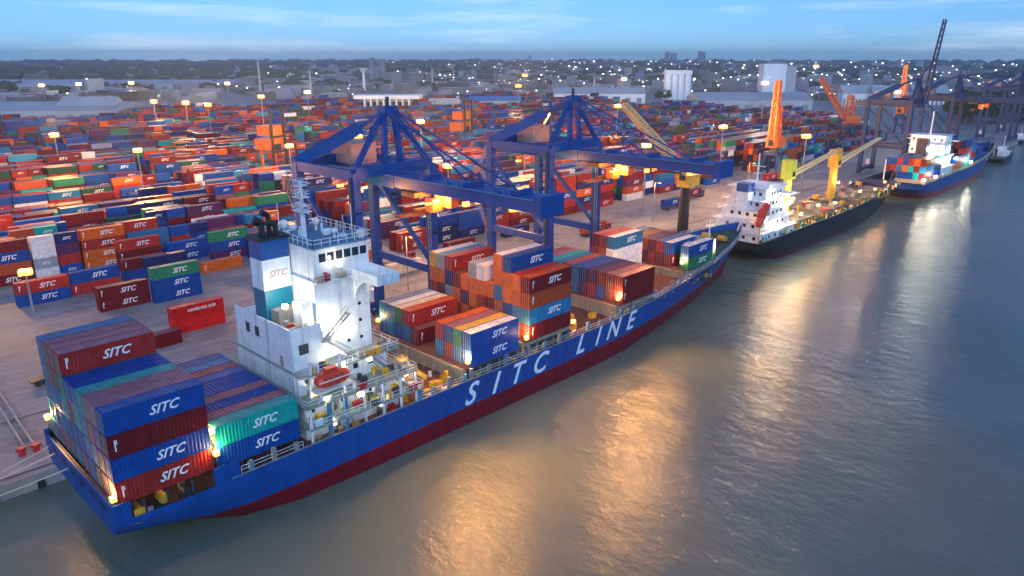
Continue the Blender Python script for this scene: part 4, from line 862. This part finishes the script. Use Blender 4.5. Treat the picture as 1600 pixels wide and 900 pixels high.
for k in range(90):
    x = random.uniform(192, 318); y = random.choice((Y2-8.9, Y2-8.6, Y2+8.7)) if x > 217 else Y2-random.uniform(7, 9.4); z_ = half(S2, x)[1]-.9; m_ = random.choice((YEL, DECKG, STEEL, WHITE, REDP, DARKST, YGR))
    if k % 2: MB().box(-.6, .6, -.4, .4, 0, random.uniform(.7, 1.9)).build('deck_gear', m_, t2, (x, y, z_))
    else: MB().cyl((0, 0, 0), (0, 0, random.uniform(.9, 2.4)), random.uniform(.25, .5), n=8).build('deck_vent', m_, t2, (x, y, z_))
for k in range(28):
    x, y = random.uniform(241, 312), Y2+random.uniform(-7, 7); MB().box(-1.4, 1.4, -.9, .9, 0, random.uniform(.5, 1.8)).build('deck_cargo', random.choice((YEL, STEEL, REDP, BEIGE, DARKST, DECKG)), t2, (x, y, 9.72))
for x, z_ in ((239.5, 9), (264, 9.5), (294.5, 8.5)): MB().box(0, 1.2, Y2-8.5, Y2+8.5, 6.9, z_+1.2).build('cross_deck_house', (DECKG, YGR, DECKG)[int(x) % 3], t2)
for x in (190.8, 217.4): MB().cyl((x, Y2-8.8, 7), (x, Y2-8.8, 16), .25, .18, n=8).beam((x, Y2-8.8, 15.5), (x+3, Y2-8.8, 12), .2).build('stores_derrick', YEL, t2)
MB().box(314, 322, Y2-6.5, Y2+6.5, 8.4, 11.5).build('forecastle_house', mat('navy_paint', (.02, .02, .09), .5), t2); fm2 = MB().cyl((0, 0, 0), (0, 0, 9), .3, .2, n=8).build('foremast', WHITE, t2, (325, Y2, 11))
for x, y, z, p_, m_, c_ in ((194, 11.5, 14, 2500, WARM, (1, .6, .3)), (203, 11, 10.2, 3000, WARM, (1, .6, .3)), (212, 11.5, 17.5, 3000, COOL, (1, .85, .65)), (200, 12, 20.5, 2500, COOL, (1, .85, .65)), (221, 11.5, 12, 3000, COOL, (1, .9, .5)), (236, 12, 13, 2500, WARM, (1, .7, .3)), (275, 12, 13, 2500, WARM, (1, .6, .25)), (305, 13, 13, 2500, SODIUM, (1, .5, .2)), (226, 17, 16, 2500, COOL, (.9, 1, .5)), (265, 17, 17, 2500, WARM, (1, .6, .25)), (250, 11.5, 12, 1500, WARM, (1, .6, .25)), (290, 11.5, 12, 2000, SODIUM, (1, .5, .2))):
    l_ = MB().box(-.4, .4, -.4, .4, -.3, .3).build('deck_lamp', m_, t2, (x, y, z)); lamp_light(l_, (0, -.3, .6), p_, c_, .5)
t3 = thing('feeder_container_ship', 'second blue container ship with red boot topping moored beyond the black hulled ship', 'container ship')
X3, L3, Y3 = 343, 163, 19
S3 = scaled(S1, L3, 21, .95, X3); hull_of(t3, S3, Y3, hull_mat('hull_blue_far', (.008, .07, .28), (.36, .06, .06), 2.4), X3, L3)
for x0, x1, yh, z0, z1 in ((374, 392, 9, 6.9, 12), (375, 390, 8, 12.2, 17), (376, 389, 7.4, 17.2, 22), (377, 388, 7.6, 22.2, 26.5)):
    d = MB().box(x0, x1, Y3-yh, Y3+yh, z0, z1).build('deckhouse', WHITE, t3); MB().box(x0-1, x1+1, Y3-yh-.8, Y3+yh+.8, z1, z1+.2).build('deck_slab', WHITE, t3)
    for k in range(5): MB().box(-.06, 0, 0, 1.1, 0, 1).build('window', GLASS, d, (x0, Y3-yh+1+k*(2*yh-3)/4, z0+2))
MB().box(384, 388.5, Y3-11.4, Y3+11.4, 23.8, 24.1).build('bridge_wing', WHITE, t3)
MB().box(369.5, 373.5, Y3-2.2, Y3+2.6, 12, 25.5).build('funnel', mat('funnel_navy', (.012, .012, .05), .4), t3); MB().cyl((0, 0, 0), (0, 0, 11), .4, .25, n=8).build('radar_mast', WHITE, t3, (380, Y3, 26.7))
MB().box(347.5, 374, Y3-9.4, Y3+9.4, 7.2, 8.9).build('hatch_coaming', BEIGE, t3); MB().box(394, 462, Y3-9, Y3+9, 7.6, 8.9).build('hatch_coaming', BEIGE, t3)
mb = MB(); mb.rail([(x, Y3-half(S3, x)[0]+.2, half(S3, x)[1]+.1) for x in (344, 350, 358, 370, 392, 420, 450, 470, 490)], 1.2, .12, 4); mb.build('deck_rail', mat('pale_yellow', (.75, .68, .35), .5), t3)
for x, y, z, p_ in ((372, 10, 14.5, 5000), (373, 16, 19.5, 4500), (373, 24, 16, 4500), (391, 9, 15, 4000), (346, 9.5, 9.5, 2500), (360, 8.6, 9.5, 1800), (420, 8.7, 10.5, 3000)):
    l_ = MB().box(-.6, .6, -.6, .6, -.5, .5).build('deck_lamp', COOL, t3, (x, y, z)); lamp_light(l_, (0, -.4, .9), p_, (1, .92, .65), .6)
random.seed(5)
PAL3 = ['blue']*4+['steel']*2+['red']*3+['orange']*2+['maroon']*2+['teal', 'navy']
for bx, nt_ in ((348.5, 3), (361, 3), (396, 3), (409, 4), (422, 4), (435, 3), (448, 2)):
    for r in range(7):
        n = max(1, nt_-(random.random() < .3)-(r == 0 and bx > 390))
        for k in range(n):
            col = random.choice(PAL3)
            if k < n-1 and 0 < r < 6 and bx not in (348.5, 396): continue
            c = COLS[col]; far_boxes.box(bx, bx+CL, Y3-8.8+r*2.5, Y3-8.8+r*2.5+CW, 8.92+k*CH, 8.92+k*CH+CH-.05, c, faded_skylit(c))
o = far_boxes.build('far_container_stacks', PAINTA); tag(o, 'many stacked containers filling the far yard and the second blue ship', 'containers', kind='stuff')
def tug(px, py, label, sc_=1.0):
    p = ground_at(px, py, 0); t = thing('harbour_tug', label, 'tug boat', (p.x, p.y, 0)); t.scale = (sc_,)*3
    S = scaled(S1, 34, 10, .32, -17); loft('hull', S, 0, hull_mat('hull_tug_%d' % px, (.015, .02, .03), (.08, .02, .02), .4), t); deck_sheet(S, 'deck', .4, .05, DECKG, t, 0, [-16.8, -12, -5, 2, 8, 12])
    MB().box(-3, 7, -3, 3, 2.2, 4.8).build('deckhouse', WHITE, t); w_ = MB().box(0, 5, -2.2, 2.2, 4.8, 7.2).build('wheelhouse', WHITE, t)
    for k in range(3): MB().box(0, 1.1, -.05, 0, 0, 1).build('window', GLASS, w_, (.4+k*1.5, -2.2, 5.7))
    MB().cyl((3, 0, 7.2), (3, 0, 13), .18, n=8).build('mast', WHITE, t); MB().cyl((-4.5, 1.5, 2.2), (-4.5, 1.5, 6.4), .6, n=10).build('funnel', BLACK, t)
tug(1562, 250, 'dark harbour tug lying off the bow of the second blue ship', 1.15); tug(1592, 222, 'small dark tug moored by the distant riverbank', .9)

# ------------------------------------------------------------------ buildings beyond the yard
def px_at(px, py):
    p = ground_at(px, py, GZ); return p, (p-CAM).length/1157.3
PALE = mat('pale_cladding', (.40, .43, .47), .6, var=.15, scale=.05, streak=.25); PALE2 = mat('pale_roof', (.36, .40, .44), .55, var=.2, scale=.04); BROOF = mat('blue_roof', (.03, .2, .5), .5, var=.15); GREYB = mat('grey_block', (.22, .24, .27), .7, var=.2, scale=.05)
def shed(px0, px1, py, hpx, label, wallm=PALE, roofm=PALE2, depth=.45, name='warehouse', bays=8):
    p, k = px_at((px0+px1)/2, py); w_ = (px1-px0)*k; h = hpx*k; d = w_*depth; rz = YAW-math.pi/2
    t = thing(name, label, 'warehouse', (p.x, p.y, GZ), rz)
    MB().box(-w_/2, w_/2, 0, d, 0, h*.72).build('wall', wallm, t)
    rf = MB(); rf.v = [(-w_/2-1, -1, h*.72), (w_/2+1, -1, h*.72), (w_/2+1, d+1, h*.72), (-w_/2-1, d+1, h*.72), (-w_/2-1, d/2, h*1.15), (w_/2+1, d/2, h*1.15)]; rf.f = [(0, 1, 5, 4), (2, 3, 4, 5), (1, 2, 5), (3, 0, 4)]; rf.c = [None]*4; rf.build('roof', roofm, t)
    for j in range(bays): MB().box(0, w_/bays*.45, -.25, 0, .1, h*.42).build('door', GREYB, t, (-w_/2+(j+.25)*w_/bays, 0, 0))
shed(-30, 165, 190, 20, 'long pale grey warehouse at the left end of the yard'); shed(100, 172, 188, 26, 'pale blue grey building beside the long warehouse', depth=.5); shed(-40, 108, 141, 11, 'low far warehouse with pale roof behind the yard lamps', depth=.3)
shed(115, 345, 139, 10, 'very long far warehouse with pale roof below the woods', depth=.25, bays=14); shed(735, 812, 168, 14, 'blue roofed warehouse beyond the orange gantry', PALE, BROOF); shed(672, 716, 176, 18, 'small white gabled shed beside the blue roofed warehouse')
shed(868, 1005, 162, 20, 'long white warehouse beside the white silo block', WHITE, PALE2, .3); shed(1098, 1262, 174, 22, 'wide low white warehouse in front of the white slab building', PALE, PALE2, .5); shed(1318, 1362, 166, 24, 'white shed, first of three beside the orange crane', WHITE, PALE2); shed(1366, 1412, 167, 24, 'white shed, second of three beside the orange crane', WHITE, PALE2); shed(1430, 1476, 164, 22, 'white shed, third of three near the far blue cranes', WHITE, PALE2)
p, k = px_at(1059, 156); t = thing('grain_silo', 'tall white silo block with round bins standing beyond the yard', 'silo', (p.x, p.y, GZ), YAW-math.pi/2); h = 42*k; w_ = 38*k
for j in range(4):
    for i in (0, 1): MB().cyl((-w_/2+w_*(j+.5)/4, w_*(i+.5)/4, 0), (-w_/2+w_*(j+.5)/4, w_*(i+.5)/4, h*.86), w_/8*.99, n=14).build('bin', WHITE, t)
MB().box(-w_/2, w_/2, 0, w_/2, h*.86, h).build('head_house', WHITE, t)
p, k = px_at(1215, 157); t = thing('slab_building', 'tall white windowless slab building beyond the orange crane', 'building', (p.x, p.y, GZ), YAW-math.pi/2); h = 50*k; w_ = 47*k
MB().box(-w_/2, w_*.18, 0, w_*.5, 0, h).build('main_block', WHITE, t); MB().box(w_*.18, w_/2, w_*.05, w_*.5, 0, h*.93).build('side_block', PALE, t); MB().box(-w_*.4, w_*.1, w_*.1, w_*.4, h, h*1.05).build('roof_plant', GREYB, t)
p, k = px_at(605, 178); t = thing('office_building', 'flat roofed white building with tall columns behind the first crane', 'building', (p.x, p.y, GZ), YAW-math.pi/2); h = 27*k; w_ = 98*k
MB().box(-w_*.36, w_*.36, 4, w_*.4, 0, h*.8).build('main_block', PALE, t); MB().box(-w_/2, w_/2, -1, w_*.45, h*.8, h).build('roof', WHITE, t)
for j in range(8): MB().box(-.8, .8, 0, 1.6, 0, h*.8).build('column', WHITE, t, (-w_*.34+j*w_*.68/7, 0, 0))
for j in range(7): MB().box(0, w_*.06, -.1, 0, h*.15, h*.65).build('window', GLASS, t, (-w_*.32+j*w_*.68/7, 4, 0))
p, k = px_at(570, 152); t = thing('water_tower', 'slender white water tower with flat wide top', 'tower', (p.x, p.y, GZ)); MB().cyl((0, 0, 0), (0, 0, 36*k), 2.4, 1.9, n=12).build('shaft', WHITE, t); MB().cyl((0, 0, 36*k), (0, 0, 42*k), 3, 8, n=16).build('tank', WHITE, t)
p, k = px_at(592, 132); t = thing('plant_tower', 'dark twin industrial towers rising above the horizon', 'tower', (p.x, p.y, GZ), YAW-math.pi/2)
for x, hh in ((-9, 38), (7, 36), (-1, 26)): MB().box(x*k-4*k, x*k+3*k, 0, 8*k, 0, hh*k).build('tower_block', GREYB, t)
MB().beam((-9*k, 4*k, 36*k), (8*k, 4*k, 28*k), 2*k).build('conveyor', GREYB, t)
for px, py, hpx in ((408, 150, 48), (487, 155, 42), (676, 140, 30), (928, 150, 28)):
    p, k = px_at(px, py); t = thing('chimney', f"slender pale chimney standing {'left of' if px < 450 else 'near'} the {'yard lamps' if px < 500 else 'industrial towers' if px < 700 else 'long white warehouse'}", 'chimney', (p.x, p.y, GZ))
    MB().cyl((0, 0, 0), (0, 0, hpx*k), 2.2, 1.4, n=12).build('shaft', PALE, t); MB().cyl((0, 0, hpx*k), (0, 0, hpx*k+1.5), 1.8, n=12).build('rim', GREYB, t)
for px, py, hpx, wpx, lb in ((1048, 97, 17, 16, 'far apartment tower pair on the skyline above the silo block'), (1097, 97, 18, 9, 'single far apartment tower on the skyline'), (828, 96, 12, 6, 'small far tower on the skyline above the yard lights')):
    p, k = px_at(px, py+3); t = thing('far_tower', lb, 'building', (p.x, p.y, GZ), YAW-math.pi/2)
    MB().box(-wpx/2*k, -wpx*.08*k, 0, 8*k, 0, hpx*k).build('tower_block', GREYB, t); MB().box(wpx*.08*k, wpx/2*k, 0, 8*k, 0, hpx*.9*k).build('tower_block', GREYB, t)
# city mass and far lights, woods
random.seed(21)
mb = MB(); ml2 = MB(); mw = MB()
def far_pt(px, D): 
    a = YAW-math.atan((px-800)/1157.3); return CAM.x+D*math.cos(a), CAM.y+D*math.sin(a)
for i in range(2600):
    px = random.uniform(-150, 1750); D = random.uniform(1150, 2200) if random.random() < .45 else random.uniform(2000, 6500)
    if px < 420 and D > 1500 and random.random() < .8: continue
    x, y = far_pt(px, D)
    if y < 120: continue
    w_ = random.uniform(8, 30)*(1+D/6000); h = random.uniform(5, 13)*(2.0 if random.random() < .06 else 1)*(1+D/9000); v = random.uniform(.08, .4); c = (v, v*random.uniform(.9, 1.02), v*random.uniform(.9, 1.1)); rc = random.choice(((.5, .5, .52), (.35, .12, .08), (.1, .2, .4), (.3, .3, .32)))
    mb.box(x, x+w_, y, y+w_*random.uniform(.5, 1.2), GZ, GZ+h, c, rc)
    if random.random() < (.16 if px < 700 else .6):
        s = D*.0008*random.uniform(.3, 1)**1.5; ml2.box(x-s, x+s, y-2*s-.5, y-.5, GZ+h-s, GZ+h+s)
o = mb.build('far_city', PAINTA); tag(o, 'far-off town of small blocks and roofs fading into haze', 'town', kind='stuff')
o = ml2.build('far_city_lights', mat('city_light', (1, .95, .85), emit=3, ecol=(1, .9, .75))); tag(o, 'small pale lights scattered across the far town', 'lights', kind='stuff')
ico = bmesh.new(); bmesh.ops.create_icosphere(ico, subdivisions=1, radius=1); iv = [v.co.copy() for v in ico.verts]; jf = [tuple(v.index for v in f.verts) for f in ico.faces]; ico.free()
for i in range(3000):
    px = random.uniform(-200, 1800); D = random.uniform(1500, 8000) if px < 700 else random.uniform(1600, 8000)
    if px > 500 and random.random() < .45: continue
    x, y = far_pt(px, D)
    if y < 150: continue
    r = random.uniform(5, 10)*(1+D/3500); i0 = len(mw.v)
    for v in iv: j = random.uniform(.7, 1.25); mw.v.append((x+v.x*r*1.8*j, y+v.y*r*1.8*j, GZ+r*.6+v.z*r*.75*j))
    mw.f += [tuple(i0+q for q in f) for f in jf]
mw.c = [None]*len(mw.f); o = mw.build('far_woods', mat('far_foliage', (.035, .06, .03), .9, var=.4, scale=.02)); tag(o, 'dark far-off woods in a band along the horizon', 'woods', kind='stuff')
# ------------------------------------------------------------------ trees
LEAF = mat('foliage', (.035, .075, .02), .8, var=.5, scale=.35); BARK = mat('bark', (.07, .05, .035), .9)
def tree_meshes(seed):
    rr = random.Random(seed); tr = MB(); tr.cyl((0, 0, 0), (.2, .1, 3.2), .38, .26, n=8); lv = MB(); cl = []
    for k in range(7):
        a = rr.uniform(0, 6.28); e = Vector((math.cos(a)*rr.uniform(1.2, 3), math.sin(a)*rr.uniform(1.2, 3), rr.uniform(4.5, 8))); tr.cyl((.2, .1, 3), e, .17, .06, n=6); cl.append(e)
    for k in range(9): cl.append(Vector((rr.gauss(0, 1.7), rr.gauss(0, 1.7), rr.uniform(4.2, 9))))
    for c in cl:
        R0 = rr.uniform(1.0, 1.9)
        for q in range(60):
            d = Vector((rr.gauss(0, 1), rr.gauss(0, 1), rr.gauss(0, .8))).normalized()*R0*rr.uniform(.55, 1.05); p = c+d; s = rr.uniform(.25, .5)
            u = Vector((rr.gauss(0, 1), rr.gauss(0, 1), rr.gauss(0, 1))).normalized(); v = u.orthogonal().normalized()
            lv.poly([p-u*s, p-v*s*.7, p+u*s, p+v*s*.7])
    a, b = tr.mesh('trunk'), lv.mesh('crown'); a.materials.append(BARK); b.materials.append(LEAF); return a, b
TM = [tree_meshes(s) for s in (1, 2, 3)]
def tree(px, py, s, label, i):
    p = ground_at(px, py, GZ); t = thing('broadleaf_tree', label, 'tree', (p.x, max(p.y, 44), GZ), random.uniform(0, 6), 'trees around the port'); t.scale = (s, s, s*random.uniform(.85, 1.15))
    link('trunk', TM[i % 3][0], None, t); link('crown', TM[i % 3][1], None, t)
for i in range(70): tree(random.uniform(1490, 1660), random.uniform(168, 197), random.uniform(1.9, 3.0), 'dark green tree in the grove on the distant riverbank', i)
for i, (px, py, s) in enumerate(((1062, 222, 1.3), (1048, 224, 1.1), (1020, 205, 1.2), (1030, 160, 1.7), (1042, 161, 1.6), (860, 160, 1.7), (880, 158, 1.8), (900, 157, 1.6), (940, 158, 1.7), (1480, 188, 2))): tree(px, py, s, 'dark rounded tree standing among the yard and warehouses', i)

# ------------------------------------------------------------------ haze
mb = MB().box(-690, 8990, -690, 8990, -2.5, 118); hz = mb.mesh('haze'); hm = bpy.data.materials.new('haze_air'); hm.use_nodes = True; t = hm.node_tree; t.nodes.clear()
pv = nn(t, 'ShaderNodeVolumePrincipled'); pv.inputs['Color'].default_value = (.7, .88, 1, 1); pv.inputs['Density'].default_value = .0001; pv.inputs['Anisotropy'].default_value = .2
ou = nn(t, 'ShaderNodeOutputMaterial'); t.links.new(pv.outputs[0], ou.inputs['Volume'])
ho = link('haze', hz, hm); tag(ho, kind='stuff'); ho['label'] = 'thin blue evening haze over the port'; ho['category'] = 'haze'
